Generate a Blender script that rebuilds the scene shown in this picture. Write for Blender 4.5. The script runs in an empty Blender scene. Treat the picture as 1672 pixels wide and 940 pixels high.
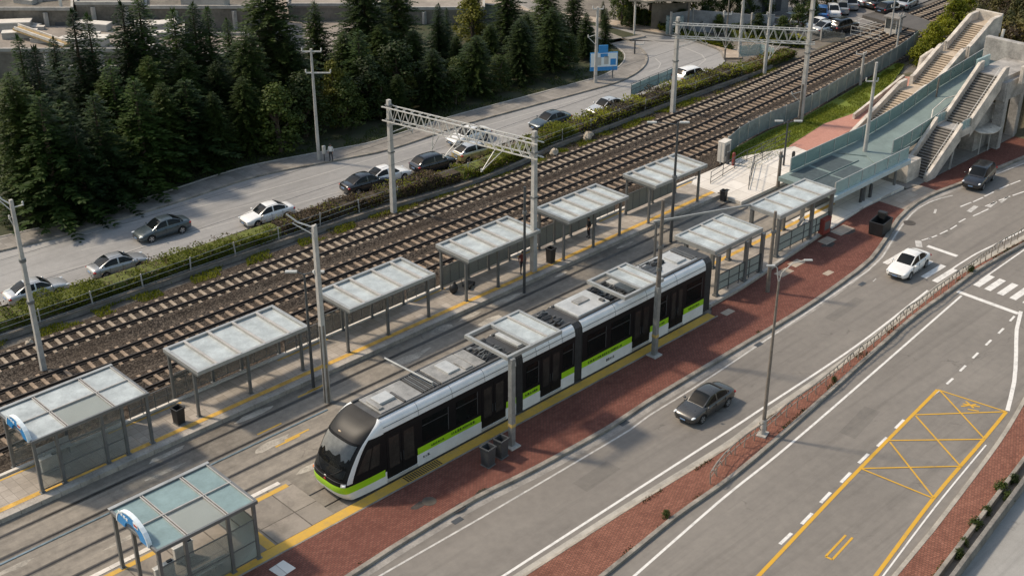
import bpy, bmesh, math, random
from math import sin, cos, pi, radians, atan2, hypot, sqrt
from mathutils import Vector, Matrix, noise

SC = bpy.context.scene
COL = SC.collection
RND = random.Random(11)

# ---- survey: the camera stands 45 m up; G() finds where a sight line meets the level z ----
FPX, TILT, HCAM, YAW = 2120.0, radians(27.6), 45.0, radians(44.2)
CA, SA = cos(YAW), sin(YAW)
def G(px, py, z=0.0):
    u = (px - 836) / FPX; v = (py - 470) / FPX
    d = (u, cos(TILT) - v * sin(TILT), -sin(TILT) - v * cos(TILT))
    t = (HCAM - z) / -d[2]
    return (CA * d[0] * t + SA * d[1] * t, -SA * d[0] * t + CA * d[1] * t)
def ZAT(y, px, py):
    lo, hi = -3.0, 30.0
    for _ in range(50):
        m = (lo + hi) / 2
        if G(px, py, m)[1] > y: lo = m
        else: hi = m
    return G(px, py, lo)[0], lo
def GL(pts, z=0.0): return [G(p[0], p[1], z) for p in pts]

def spline(pts, step=1.0):
    out = []; n = len(pts)
    for i in range(n - 1):
        p0 = pts[max(i - 1, 0)]; p1 = pts[i]; p2 = pts[i + 1]; p3 = pts[min(i + 2, n - 1)]
        k = max(1, int(math.dist(p1, p2) / step))
        for j in range(k):
            t = j / k; q = []
            for a, b, c, d in zip(p0, p1, p2, p3):
                q.append(.5 * (2 * b + (c - a) * t + (2 * a - 5 * b + 4 * c - d) * t * t + (3 * b - a - 3 * c + d) * t ** 3))
            out.append(tuple(q))
    out.append(tuple(pts[-1])); return out
def offset(pts, d):
    out = []
    for i, p in enumerate(pts):
        a = pts[max(i - 1, 0)]; b = pts[min(i + 1, len(pts) - 1)]
        dx, dy = b[0] - a[0], b[1] - a[1]; l = hypot(dx, dy) or 1
        out.append((p[0] - dy / l * d, p[1] + dx / l * d))
    return out
def extend(pts, a=0.0, b=0.0):
    pts = list(pts)
    if a:
        (x0, y0), (x1, y1) = pts[0], pts[1]; l = math.dist(pts[0], pts[1])
        pts.insert(0, (x0 - (x1 - x0) / l * a, y0 - (y1 - y0) / l * a))
    if b:
        (x0, y0), (x1, y1) = pts[-2], pts[-1]; l = math.dist(pts[-1], pts[-2])
        pts.append((x1 + (x1 - x0) / l * b, y1 + (y1 - y0) / l * b))
    return pts
def lerp(a, b, t): return a + (b - a) * t
def yat(curve, x):
    for (x0, y0), (x1, y1) in zip(curve, curve[1:]):
        if x0 <= x <= x1: return lerp(y0, y1, (x - x0) / ((x1 - x0) or 1))
    return curve[0][1] if x < curve[0][0] else curve[-1][1]

class MB:
    def __init__(s): s.v = []; s.f = []; s.m = []
    def add(s, vs, fs, m=0):
        o = len(s.v); s.v += [tuple(v) for v in vs]
        for f in fs: s.f.append([i + o for i in f]); s.m.append(m)
        return s
    def box(s, x0, y0, z0, x1, y1, z1, m=0):
        return s.add([(x0,y0,z0),(x1,y0,z0),(x1,y1,z0),(x0,y1,z0),(x0,y0,z1),(x1,y0,z1),(x1,y1,z1),(x0,y1,z1)],
              [(0,3,2,1),(4,5,6,7),(0,1,5,4),(1,2,6,5),(2,3,7,6),(3,0,4,7)], m)
    def cbox(s, c, d, rz=0.0, m=0):
        x, y, z = d[0] / 2, d[1] / 2, d[2] / 2; ca, sa = cos(rz), sin(rz); vs = []
        for k in (-z, z):
            for i, j in ((-x, -y), (x, -y), (x, y), (-x, y)):
                vs.append((c[0] + i * ca - j * sa, c[1] + i * sa + j * ca, c[2] + k))
        return s.add(vs, [(0,3,2,1),(4,5,6,7),(0,1,5,4),(1,2,6,5),(2,3,7,6),(3,0,4,7)], m)
    def bar(s, p, q, w, h=None, m=0):
        h = h or w; p = Vector(p); q = Vector(q); d = (q - p).normalized()
        side = d.cross(Vector((0, 0, 1)))
        side = Vector((1, 0, 0)) if side.length < 1e-4 else side.normalized()
        up = side.cross(d).normalized(); a = side * w / 2; b = up * h / 2
        return s.add([p-a-b,p+a-b,p+a+b,p-a+b,q-a-b,q+a-b,q+a+b,q-a+b],
              [(0,1,2,3),(4,7,6,5),(0,4,5,1),(1,5,6,2),(2,6,7,3),(3,7,4,0)], m)
    def tube(s, pts, r, n=8, m=0, r1=None):
        pts = [Vector(p) for p in pts]; k = len(pts); vs = []
        ref = None
        for i, p in enumerate(pts):
            d = (pts[min(i+1,k-1)] - pts[max(i-1,0)]).normalized()
            a = d.cross(Vector((0,0,1)))
            if a.length < .05: a = d.cross(Vector((0,1,0)))
            a.normalize()
            if ref is not None and a.dot(ref) < 0: a = -a
            ref = a; b = d.cross(a)
            rr = r if r1 is None else lerp(r, r1, i / max(1, k - 1))
            for j in range(n):
                t = 2 * pi * j / n; vs.append(p + a * cos(t) * rr + b * sin(t) * rr)
        fs = []
        for i in range(k - 1):
            for j in range(n):
                fs.append((i*n+j, i*n+(j+1)%n, (i+1)*n+(j+1)%n, (i+1)*n+j))
        fs.append(tuple(range(n-1,-1,-1))); fs.append(tuple((k-1)*n+j for j in range(n)))
        return s.add(vs, fs, m)
    def cyl(s, p, q, r0, r1=None, n=12, m=0): return s.tube([p, q], r0, n, m, r0 if r1 is None else r1)
    def lathe(s, prof, c=(0,0,0), n=20, m=0, axis='z'):
        vs = []
        for r, z in prof:
            for j in range(n):
                t = 2*pi*j/n; a, b = r*cos(t), r*sin(t)
                vs.append((c[0]+a, c[1]+b, c[2]+z) if axis == 'z' else (c[0]+a, c[1]+z, c[2]+b))
        fs = []
        for i in range(len(prof)-1):
            for j in range(n):
                fs.append((i*n+j, i*n+(j+1)%n, (i+1)*n+(j+1)%n, (i+1)*n+j))
        fs.append(tuple(range(n-1,-1,-1))); fs.append(tuple((len(prof)-1)*n+j for j in range(n)))
        return s.add(vs, fs, m)
    def ball(s, c, r, n=10, k=6, m=0):
        rx, ry, rz = r if isinstance(r, tuple) else (r, r, r); vs = []; fs = []
        for i in range(k+1):
            t = pi*i/k
            for j in range(n):
                a = 2*pi*j/n; vs.append((c[0]+rx*sin(t)*cos(a), c[1]+ry*sin(t)*sin(a), c[2]+rz*cos(t)))
        for i in range(k):
            for j in range(n): fs.append((i*n+j, (i+1)*n+j, (i+1)*n+(j+1)%n, i*n+(j+1)%n))
        return s.add(vs, fs, m)
    def sheet(s, poly, z, m=0):
        o = len(s.v); s.v += [(p[0], p[1], z) for p in poly]
        s.f.append(list(range(o, o+len(poly)))); s.m.append(m); return s
    def prism(s, poly, z0, z1, m=0):
        n = len(poly); vs = [(p[0],p[1],z0) for p in poly] + [(p[0],p[1],z1) for p in poly]
        a = sum(poly[i][0]*poly[(i+1)%n][1]-poly[(i+1)%n][0]*poly[i][1] for i in range(n))
        fs = [tuple(range(n-1,-1,-1)), tuple(range(n,2*n))]
        fs += [(i,(i+1)%n,n+(i+1)%n,n+i) for i in range(n)]
        if a < 0: fs = [tuple(reversed(f)) for f in fs]
        return s.add(vs, fs, m)
    def strip(s, A, B, z0, z1=None, m=0):
        """band between two polylines with as many points; z1 gives it thickness"""
        n = len(A)
        if z1 is None:
            return s.add([(p[0],p[1],z0) for p in A]+[(p[0],p[1],z0) for p in B],
                         [(i,i+1,n+i+1,n+i) for i in range(n-1)], m)
        vs = [(p[0],p[1],z1) for p in A]+[(p[0],p[1],z1) for p in B]+[(p[0],p[1],z0) for p in A]+[(p[0],p[1],z0) for p in B]
        fs = []
        for i in range(n-1):
            fs += [(i,i+1,n+i+1,n+i),(2*n+i,2*n+i+1,i+1,i),(n+i,n+i+1,3*n+i+1,3*n+i)]
        fs += [(0,n,3*n,2*n),(n-1,3*n-1,4*n-1,2*n-1)]
        return s.add(vs, fs, m)
    def ribbon(s, pts, w, z, m=0, z1=None):
        return s.strip(offset(pts, -w/2), offset(pts, w/2), z, z1, m)
    def build(s, name, mats, parent=None, smooth=None, world=False, bevel=0.0, normals=True, loc=None):
        me = bpy.data.meshes.new(name)
        vs = s.v
        if world and parent is not None:
            l = parent.location
            if parent.parent: l = l + parent.parent.location
            vs = [(a-l[0], b-l[1], c-l[2]) for a, b, c in vs]
        me.from_pydata(vs, [], s.f)
        if not isinstance(mats, (list, tuple)): mats = [mats]
        for m_ in mats: me.materials.append(m_)
        me.polygons.foreach_set('material_index', s.m)
        if normals or bevel:
            bm = bmesh.new(); bm.from_mesh(me)
            if normals: bmesh.ops.recalc_face_normals(bm, faces=bm.faces[:])
            if bevel:
                es = [e for e in bm.edges if len(e.link_faces) == 2 and e.calc_face_angle(0) > .6]
                bmesh.ops.bevel(bm, geom=es, offset=bevel, segments=2, affect='EDGES', profile=.6, clamp_overlap=True)
            bm.to_mesh(me); bm.free()
        if smooth:
            me.polygons.foreach_set('use_smooth', [True]*len(me.polygons))
            me.set_sharp_from_angle(angle=smooth if smooth is not True else radians(40))
        me.update()
        o = bpy.data.objects.new(name, me); COL.objects.link(o)
        if parent is not None: o.parent = parent
        if loc is not None: o.location = loc
        return o

def tag(o, label, cat, group=None):
    o['label'] = label; o['category'] = cat
    if group: o['group'] = group
    return o
def thing(name, label, cat, loc=(0,0,0), rz=0.0, group=None):
    o = bpy.data.objects.new(name, None); COL.objects.link(o)
    o.empty_display_size = .3; o.location = loc; o.rotation_euler = (0,0,rz)
    return tag(o, label, cat, group)
def struct(o): o['kind'] = 'structure'; return o
def stuff(o): o['kind'] = 'stuff'; return o
KIDS = {}
def copy_tree(o, loc=None, rz=None, label=None, scale=None, parent=None):
    c = o.copy(); COL.objects.link(c)
    if parent is not None: c.parent = parent
    for ch in [x for x in o.children]: copy_tree(ch, parent=c)
    if loc is not None: c.location = loc
    if rz is not None: c.rotation_euler = (0,0,rz)
    if scale is not None: c.scale = scale
    if label: c['label'] = label
    return c

# ---------------------------------------------------------------- materials
def srgb(r, g, b):
    f = lambda c: (c/255/12.92) if c <= 10.3 else ((c/255+.055)/1.055)**2.4
    return (f(r), f(g), f(b))
class NT:
    def __init__(s, name):
        s.mat = bpy.data.materials.new(name); s.mat.use_nodes = True
        s.t = s.mat.node_tree; s.t.nodes.clear()
        s.out = s.n('ShaderNodeOutputMaterial'); s.co = s.n('ShaderNodeTexCoord').outputs['Object']
    def n(s, typ, **kw):
        x = s.t.nodes.new(typ)
        for k, v in kw.items():
            if k in x.inputs: x.inputs[k].default_value = v
            else: setattr(x, k, v)
        return x
    def l(s, a, b): s.t.links.new(a, b)
    def noise(s, scale, detail=5, rough=.6, vec=None, dist=0.0):
        x = s.n('ShaderNodeTexNoise'); x.inputs['Scale'].default_value = scale; x.inputs['Detail'].default_value = detail
        x.inputs['Roughness'].default_value = rough; x.inputs['Distortion'].default_value = dist
        s.l(vec or s.co, x.inputs['Vector']); return x.outputs['Fac']
    def mapping(s, scale=(1,1,1), rot=(0,0,0), loc=(0,0,0)):
        x = s.n('ShaderNodeMapping'); x.inputs['Scale'].default_value = scale; x.inputs['Rotation'].default_value = rot
        x.inputs['Location'].default_value = loc; s.l(s.co, x.inputs['Vector']); return x.outputs['Vector']
    def ramp(s, fac, a, b, ca=(0,0,0,1), cb=(1,1,1,1)):
        x = s.n('ShaderNodeValToRGB'); e = x.color_ramp.elements
        e[0].position = a; e[1].position = b; e[0].color = tuple(ca)[:3]+(1,); e[1].color = tuple(cb)[:3]+(1,)
        s.l(fac, x.inputs['Fac']); return x.outputs['Color']
    def mix(s, fac, a, b, mode='MIX'):
        x = s.n('ShaderNodeMix', data_type='RGBA', blend_type=mode)
        for sock, v in ((x.inputs[0], fac), (x.inputs[6], a), (x.inputs[7], b)):
            if hasattr(v, 'is_output'): s.l(v, sock)
            elif isinstance(v, (int, float)): sock.default_value = v if sock.type == 'VALUE' else (v, v, v, 1)
            else: sock.default_value = tuple(v)[:3]+(1,)
        return x.outputs[2]
    def math(s, op, a, b=0.0):
        x = s.n('ShaderNodeMath', operation=op)
        for i, v in enumerate((a, b)):
            if hasattr(v, 'is_output'): s.l(v, x.inputs[i])
            else: x.inputs[i].default_value = v
        return x.outputs[0]
    def bsdf(s, col, rough=.6, metal=0.0, bump=None, bstr=.3, bdist=.02, spec=.5, coat=0.0):
        p = s.n('ShaderNodeBsdfPrincipled')
        for k, v in (('Base Color', col), ('Roughness', rough), ('Metallic', metal), ('Specular IOR Level', spec), ('Coat Weight', coat)):
            if hasattr(v, 'is_output'): s.l(v, p.inputs[k])
            elif k == 'Base Color': p.inputs[k].default_value = tuple(v)[:3]+(1,)
            else: p.inputs[k].default_value = v
        if bump is not None:
            b = s.n('ShaderNodeBump'); b.inputs['Strength'].default_value = bstr; b.inputs['Distance'].default_value = bdist
            s.l(bump, b.inputs['Height']); s.l(b.outputs['Normal'], p.inputs['Normal'])
        s.l(p.outputs[0], s.out.inputs[0]); return p
def M(name, col, rough=.6, metal=0.0, var=.25, scale=3.0, bump=0.0, bscale=40.0, col2=None, coat=0.0, spec=.5):
    """plain surface with uneven colour and wear"""
    t = NT(name); n1 = t.noise(scale, 6); n2 = t.noise(scale*9, 3)
    f = t.math('ADD', t.math('MULTIPLY', n1, .7), t.math('MULTIPLY', n2, .3))
    lo = col2 or tuple(c*(1-var) for c in col); hi = col if col2 else tuple(min(1, c*(1+var*.6)) for c in col)
    c = t.ramp(f, .36, .64, lo, hi)
    t.bsdf(c, rough, metal, t.noise(bscale, 3) if bump else None, bump, .02, spec, coat)
    return t.mat
def paint(name, col, rough=.3, metal=0.0, coat=.6):
    t = NT(name); n = t.noise(2.5, 4); c = t.mix(t.ramp(n, .4, .8), col, tuple(x*.86+.012 for x in col))
    r = t.math('ADD', t.math('MULTIPLY', t.noise(6, 4), .2), rough-.1)
    p = t.bsdf(c, r, metal, coat=coat); p.inputs['Coat Roughness'].default_value = .12
    return t.mat
def glass(name, tint, alpha, rough=.08, var=.1):
    """thin pane: part see-through, part reflecting film"""
    t = NT(name)
    tr = t.n('ShaderNodeBsdfTransparent'); tr.inputs[0].default_value = tuple(lerp(1, c, .35) for c in tint)+(1,)
    p = t.n('ShaderNodeBsdfPrincipled'); p.inputs['Roughness'].default_value = rough
    t.l(t.mix(t.ramp(t.math('ADD', t.math('MULTIPLY', t.noise(.9, 6, .7), .7), t.math('MULTIPLY', t.noise(9, 4, .7), .3)), .34, .62), tuple(c*(1-var) for c in tint), tint), p.inputs['Base Color'])
    mx = t.n('ShaderNodeMixShader')
    fr = t.n('ShaderNodeFresnel'); fr.inputs[0].default_value = 1.35
    f = t.math('MINIMUM', t.math('ADD', fr.outputs[0], t.math('ADD', t.math('MULTIPLY', t.noise(.9, 5), .16), alpha-.08)), 1.0)
    t.l(f, mx.inputs[0]); t.l(tr.outputs[0], mx.inputs[1]); t.l(p.outputs[0], mx.inputs[2]); t.l(mx.outputs[0], t.out.inputs[0])
    return t.mat

def asphalt(name, a, b, patch=.25, tint=(1,1,1), wearx=True):
    t = NT(name)
    big = t.noise(.22, 5, .62, t.mapping((.35,1,1)), .4); mid = t.noise(1.7, 6, .7); fine = t.noise(38, 3, .8)
    c = t.ramp(t.math('ADD', t.math('MULTIPLY', big, .55), t.math('MULTIPLY', mid, .45)), .26, .74, a, b)
    grain = t.ramp(fine, .3, .72, (.74,.74,.74), (1.22,1.21,1.2))
    c = t.mix(.8, c, grain, 'MULTIPLY')
    # oil and tyre streaks drawn out along the road
    st = t.noise(1.0, 5, .6, t.mapping((.06,1.5,1)))
    c = t.mix(t.math('MULTIPLY', t.ramp(st, .50, .74), .38), c, tuple(x*.5 for x in a))
    # sealed cracks
    v = t.n('ShaderNodeTexVoronoi', feature='DISTANCE_TO_EDGE'); v.inputs['Scale'].default_value = .22
    w = t.n('ShaderNodeVectorMath', operation='ADD'); nn = t.n('ShaderNodeTexNoise'); nn.inputs['Scale'].default_value = 1.1; nn.inputs['Detail'].default_value = 5
    sc = t.n('ShaderNodeVectorMath', operation='SCALE'); sc.inputs['Scale'].default_value = 1.4
    t.l(t.co, nn.inputs['Vector']); t.l(nn.outputs['Color'], sc.inputs[0]); t.l(sc.outputs[0], w.inputs[0]); t.l(t.co, w.inputs[1]); t.l(w.outputs[0], v.inputs['Vector'])
    crack = t.math('MULTIPLY', t.ramp(v.outputs['Distance'], .003, .012, (1,1,1), (0,0,0)), t.ramp(t.noise(.35, 3), .56, .64))
    c = t.mix(t.math('MULTIPLY', crack, .4), c, tuple(x*.35 for x in a))
    t.bsdf(c, t.math('ADD', t.math('MULTIPLY', mid, .25), .62), 0, fine, .35, .008, .35)
    return t.mat
def roadpaint(name, col, under, worn=.5):
    t = NT(name)
    m = t.ramp(t.math('ADD', t.math('MULTIPLY', t.noise(2.2, 7, .75), .65), t.math('MULTIPLY', t.noise(26, 3, .7), .35)), worn-.12, worn+.1)
    c = t.mix(m, under, col); c = t.mix(t.math('MULTIPLY', t.noise(.8, 5), .35), c, tuple(x*.55 for x in col))
    t.bsdf(c, .7, spec=.3); return t.mat
def bricks(name, a, b, mortar, scale=4.5, rot=0.0, stain=.5):
    t = NT(name)
    br = t.n('ShaderNodeTexBrick'); br.inputs['Scale'].default_value = scale
    for k, v in (('Color1', a), ('Color2', b), ('Mortar', mortar)): br.inputs[k].default_value = tuple(v)+(1,)
    br.inputs['Mortar Size'].default_value = .075; br.inputs['Bias'].default_value = -.1; br.inputs['Brick Width'].default_value = .95; br.inputs['Row Height'].default_value = .48
    t.l(t.mapping(rot=(0,0,rot)), br.inputs['Vector'])
    n = t.noise(.55, 7, .68, None, .3); n2 = t.noise(3.5, 6, .7)
    c = t.mix(t.math('MULTIPLY', t.ramp(n, .5, .72), stain), br.outputs['Color'], tuple(x*.42 for x in a))
    c = t.mix(t.math('MULTIPLY', t.ramp(n2, .56, .78), stain*.7), c, tuple(x*1.2+.03 for x in b))
    c = t.mix(t.math('MULTIPLY', t.ramp(t.noise(9, 4), .6, .75), .3), c, mortar)
    t.bsdf(c, .82, 0, br.outputs['Fac'], -.4, .012, .25); return t.mat
def pavers(name, a, b, joint, size=.6, stain=.5):
    t = NT(name)
    br = t.n('ShaderNodeTexBrick'); br.inputs['Scale'].default_value = 1/size; br.offset = 0.0
    for k, v in (('Color1', a), ('Color2', b), ('Mortar', joint)): br.inputs[k].default_value = tuple(v)+(1,)
    br.inputs['Mortar Size'].default_value = .018; br.inputs['Brick Width'].default_value = 1.0; br.inputs['Row Height'].default_value = 1.0
    t.l(t.co, br.inputs['Vector'])
    c = t.mix(t.math('MULTIPLY', t.ramp(t.noise(.5, 7, .7, None, .5), .44, .7), stain), br.outputs['Color'], tuple(x*.5 for x in a))
    c = t.mix(t.math('MULTIPLY', t.ramp(t.noise(6, 5), .5, .8), .3), c, tuple(min(1, x*1.25) for x in b))
    t.bsdf(c, .8, 0, t.noise(60, 3), .2, .006, .3); return t.mat
def gravel(name, a, b, c2, scale=9.0):
    t = NT(name)
    v = t.n('ShaderNodeTexVoronoi'); v.inputs['Scale'].default_value = scale; t.l(t.co, v.inputs['Vector'])
    sep = t.n('ShaderNodeSeparateColor'); t.l(v.outputs['Color'], sep.inputs[0])
    c = t.ramp(sep.outputs[0], .05, .95, a, b)
    c = t.mix(t.ramp(v.outputs['Distance'], .03, .11), c, tuple(x*.4 for x in a)) if False else t.mix(t.ramp(v.outputs['Distance'], .35, .75), c, tuple(x*.3 for x in a))
    c = t.mix(t.math('MULTIPLY', t.ramp(t.noise(.45, 6, .65, t.mapping((.3,1,1))), .4, .7), .7), c, c2)
    t.bsdf(c, .9, 0, v.outputs['Distance'], -.9, .05, .2); return t.mat
def leafmat(name, a, b, c2, trans=.3):
    t = NT(name)
    oi = t.n('ShaderNodeObjectInfo'); n = t.noise(.55, 3); nf = t.noise(6, 2)
    c = t.mix(t.ramp(n, .35, .68), a, b); c = t.mix(t.math('MULTIPLY', t.ramp(nf, .5, .75), .6), c, c2)
    c = t.mix(1.0, c, t.ramp(oi.outputs['Random'], 0, 1, (.52,.58,.62), (1.55,1.42,1.15)), 'MULTIPLY')
    d = t.n('ShaderNodeBsdfPrincipled'); t.l(c, d.inputs['Base Color']); d.inputs['Roughness'].default_value = .6; d.inputs['Specular IOR Level'].default_value = .25
    tr = t.n('ShaderNodeBsdfTranslucent'); t.l(c, tr.inputs[0]); mx = t.n('ShaderNodeMixShader'); mx.inputs[0].default_value = trans
    t.l(d.outputs[0], mx.inputs[1]); t.l(tr.outputs[0], mx.inputs[2]); t.l(mx.outputs[0], t.out.inputs[0]); return t.mat

ASPH = asphalt('asphalt', (.135,.122,.108), (.25,.228,.20))
ASPH_L = asphalt('pale_road', (.205,.20,.192), (.345,.336,.322))
ASPH_D = asphalt('tram_bed', (.065,.057,.048), (.36,.32,.265))
WHITE_P = roadpaint('white_paint', (.72,.70,.66), (.2,.19,.18), .40)
WHITE_T = roadpaint('thin_white_paint', (.60,.58,.54), (.2,.19,.18), .47)
FADE_P = roadpaint('faded_paint', (.46,.44,.40), (.33,.32,.31), .5)
YEL_P = roadpaint('yellow_paint', (.60,.34,.035), (.22,.2,.17), .38)
YEL_T = roadpaint('tactile_yellow', (.60,.36,.06), (.34,.25,.12), .42)
BRICK = bricks('red_brick', (.15,.050,.036), (.215,.083,.060), (.09,.046,.034), 3.6, 0, .6)
BRICK_M = bricks('median_brick', (.20,.076,.050), (.30,.125,.082), (.085,.048,.035), 4.2, .35, .7)
PINK = bricks('pink_paving', (.42,.19,.14), (.5,.25,.19), (.36,.2,.16), 5, 0, .3)
PLAT = pavers('platform_paving', (.29,.255,.215), (.40,.355,.305), (.15,.13,.11), .6)
SLAB = pavers('white_slab', (.58,.54,.48), (.68,.64,.58), (.4,.36,.32), 1.6, .3)
TAN = pavers('tan_paving', (.33,.27,.21), (.42,.35,.28), (.24,.19,.15), .9, .4)
CONC = M('concrete', (.36,.34,.31), .85, var=.3, scale=1.1, bump=.2)
CONC_D = M('dark_concrete', (.20,.185,.165), .9, var=.45, scale=.7, bump=.25)
CONC_W = M('pale_concrete', (.60,.56,.50), .8, var=.22, scale=.9, bump=.12)
KERB = M('kerb_stone', (.25,.225,.19), .85, var=.45, scale=.9, bump=.3)
PAVE_G = pavers('grey_pavement', (.20,.185,.165), (.26,.24,.215), (.13,.12,.105), .8, .6)
BALLAST = gravel('ballast', (.030,.023,.018), (.145,.118,.092), (.044,.031,.021))
DIRT = M('bare_soil', (.16,.14,.115), .95, var=.4, scale=.5, bump=.5, bscale=14)
VERGE = M('verge_grass', (.022,.036,.010), .95, col2=(.05,.045,.022), scale=.6, bump=.6, bscale=30)
GRASS = M('lawn', (.17,.21,.02), .9, col2=(.09,.125,.013), scale=.45, bump=.6, bscale=30)
STEEL = M('grey_steel', (.16,.165,.165), .5, .35, var=.2, scale=2)
STEEL_D = M('dark_steel', (.07,.075,.08), .5, .3, var=.25, scale=2)
STEEL_L = M('light_steel', (.46,.46,.44), .5, .3, var=.18, scale=2)
STEEL_W = M('galvanised', (.52,.51,.48), .5, .2, var=.2, scale=3)
POLE_C = M('pole_concrete', (.40,.385,.36), .85, var=.25, scale=1.5, bump=.15)
POLE_R = M('weathered_pole', (.19,.165,.14), .7, .2, var=.4, scale=1.3)
RAIL_SHADE = M('rail_steel_and_shade', (.050,.040,.034), .55, .3, var=.3, scale=2)
SLEEP = M('sleeper_concrete', (.31,.25,.185), .9, var=.3, scale=1.3, bump=.2)
SLEEP_D = M('rusty_sleeper', (.27,.20,.14), .9, var=.4, scale=1.3, bump=.2)
BLACK = M('black_plastic', (.018,.018,.019), .5, var=.3)
RUBBER = M('rubber', (.012,.012,.012), .85, var=.3)
BELLOW = M('bellows', (.035,.036,.038), .6, var=.3)
GLS = glass('clear_glass', (.50,.54,.53), .10)
GLS_W = glass('wire_glass', (.38,.39,.37), .14)
GLS_T = glass('teal_glass', (.38,.49,.48), .24)
GLS_TL = glass('pale_teal_glass', (.48,.60,.60), .34)
FROST = glass('frosted_roof', (.53,.575,.57), .80, .28, .42)
FROST_T = glass('tinted_roof', (.30,.41,.41), .66, .15, .25)
CARGL = M('car_glass', (.007,.009,.010), .08, 0, var=.2, spec=.2)
TRAMGL = M('tram_glass', (.018,.017,.016), .12, 0, col2=(.045,.040,.035), scale=.9, spec=.2)
TRAMSC = M('tram_screen', (.020,.021,.022), .05, 0, var=.2, spec=.9)
CHROME = M('alloy', (.52,.52,.52), .3, .8, var=.15)
LAMP = M('lamp_lens', (.72,.74,.74), .12, 0, var=.1)
LAMP_O = M('amber_lens', (.55,.16,.03), .2, 0, var=.1)
LAMP_R = M('red_lens', (.35,.02,.015), .2, 0, var=.1)
PLATE_B = M('blue_plate', (.16,.25,.40), .4, 0, var=.1)
PLATE_W = M('white_plate', (.72,.74,.76), .4, 0, var=.1)
TEAL = M('teal_deck', (.165,.215,.205), .7, 0, var=.18, scale=.6, bump=.1)
DARKMAT = M('dark_mat', (.055,.075,.08), .7, 0, var=.3)
BARK = M('bark', (.07,.052,.038), .95, var=.4, scale=4, bump=.5)
# ================================================================ SETTING
struct(MB().sheet([(-250,-250),(600,-250),(600,600),(-250,600)], -.10).build('ground', DIRT))

# ---- roads on the right: one asphalt sheet, islands stand on it
struct(MB().sheet([(5,8),(230,8),(230,52),(5,52)], 0.0).build('road', ASPH))

# red brick footway beside the tram stop
kerbR = spline(extend(GL([(575,940),(640,897.6),(774,817),(874,767),(995,700),(1060,657),(1188,580),(1315,504),(1400,444),
        (1425,423),(1448.5,390.6),(1469,358),(1499,331),(1535,313),(1570,300),(1672,258)], .13), 18, 60), 1.5)
i92 = next(i for i, p in enumerate(kerbR) if p[0] > 91.5); i99 = next(i for i, p in enumerate(kerbR) if p[0] > 99)
def up_to(curve, ys): return [(p[0], yat(ys, p[0])) for p in curve]
yb = [(0,48.1),(67.4,48.1),(68,49.28),(72,49.38),(84.5,50.63),(92,51.25),(100,50.55),(118,50.38),(200,50.38)]
def footway(name, a, b, mat):
    ka = offset(kerbR, .30)[a:b+1]
    o = MB().strip(ka, up_to(ka, yb), -.02, .13).build(name, mat); return struct(o)
footway('brick_pavement', 0, i92, BRICK); footway('tan_pavement', i92, i99, TAN); footway('brick_pavement', i99, len(kerbR)-1, BRICK)
struct(MB().strip(kerbR, offset(kerbR, .30), -.02, .19).build('kerb', KERB, bevel=.015))
struct(MB().ribbon(offset(kerbR, -.28), .5, .004).build('gutter', M('gutter_concrete', (.27,.25,.225), .85, var=.4, scale=.8)))
# tactile strip and its grate
struct(MB().box(14,48.24,.02,67.2,48.92,.137).build('tactile_strip', YEL_T))
struct(MB().box(14,48.12,.02,67.4,48.22,.146).build('edging', KERB))
g = MB()
for k in range(16): g.box(38.6+k*.17,48.3,.139,38.7+k*.17,48.86,.150)
struct(g.build('drain_grate', M('grate', (.10,.075,.04), .7, .3)))

# median with its kerbs
medL = spline(extend(GL([(851,940),(1032,824),(1200,720),(1247,683),(1400,576),(1540,465),(1600,428),(1672,389)], .13), 30, 60), 1.5)
medR = spline(extend(GL([(995,934),(1111,840),(1200,777),(1315,678),(1485,525),(1547,480),(1600,440),(1672,400)], .13), 30, 60), 1.5)
def resample(curve, xs): return [(x, yat(curve, x)) for x in xs]
xs = [14 + i*1.5 for i in range(100)]
mL, mR = resample(medL, xs), resample(medR, xs)
mL = [(a[0], max(a[1], b[1]+.55)) for a, b in zip(mL, mR)]
struct(MB().strip([(p[0],p[1]+.26) for p in mR], [(p[0],p[1]-.15) for p in mL], -.02, .12).build('median', BRICK_M))
struct(MB().strip(mR, [(p[0],p[1]+.26) for p in mR], -.02, .19).build('kerb', KERB, bevel=.015))
struct(MB().strip([(p[0],p[1]-.15) for p in mL], mL, -.02, .14).build('kerb', M('worn_kerb', (.36,.32,.26), .85, var=.4, scale=.9, bump=.3), bevel=.015))
struct(MB().strip(mL, [(p[0],p[1]+.45) for p in mL], .004).build('gutter', M('pale_gutter', (.36,.335,.29), .85, var=.3, scale=.8)))

# right edge of the near carriageway, footway and planter ledge
edgeR = spline(extend(GL([(1455,940),(1527,853),(1628,719),(1672,647)], .13), 40, 4) + [(78.5,29.3),(84,31.4),(92,33.2),(110,34.6),(160,36.5)], 1.5)
struct(MB().strip(offset(edgeR,-.25), edgeR, -.02, .14).build('kerb', M('side_kerb', (.34,.31,.26), .85, var=.35, scale=.9, bump=.3), bevel=.015))
w1 = extend(GL([(1531,940),(1672,752)], .2), 40, 90); w2 = extend(GL([(1560,940),(1672,790)], .2), 40, 90)
xs2 = [16 + i*1.5 for i in range(90)]
e2 = resample(offset(edgeR,-.25), xs2); a1 = resample(w1, xs2); a2 = resample(w2, xs2)
struct(MB().strip(a1, e2, -.02, .12).build('brick_pavement', BRICK_M))
struct(MB().strip(a2, a1, -.05, .06).build('planting_bed', DIRT))
lo_ = [(p[0], 8.5) for p in a2]
struct(MB().strip(lo_, a2, .006).build('side_road', asphalt('side_road', (.25,.24,.22), (.36,.35,.33))))
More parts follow.
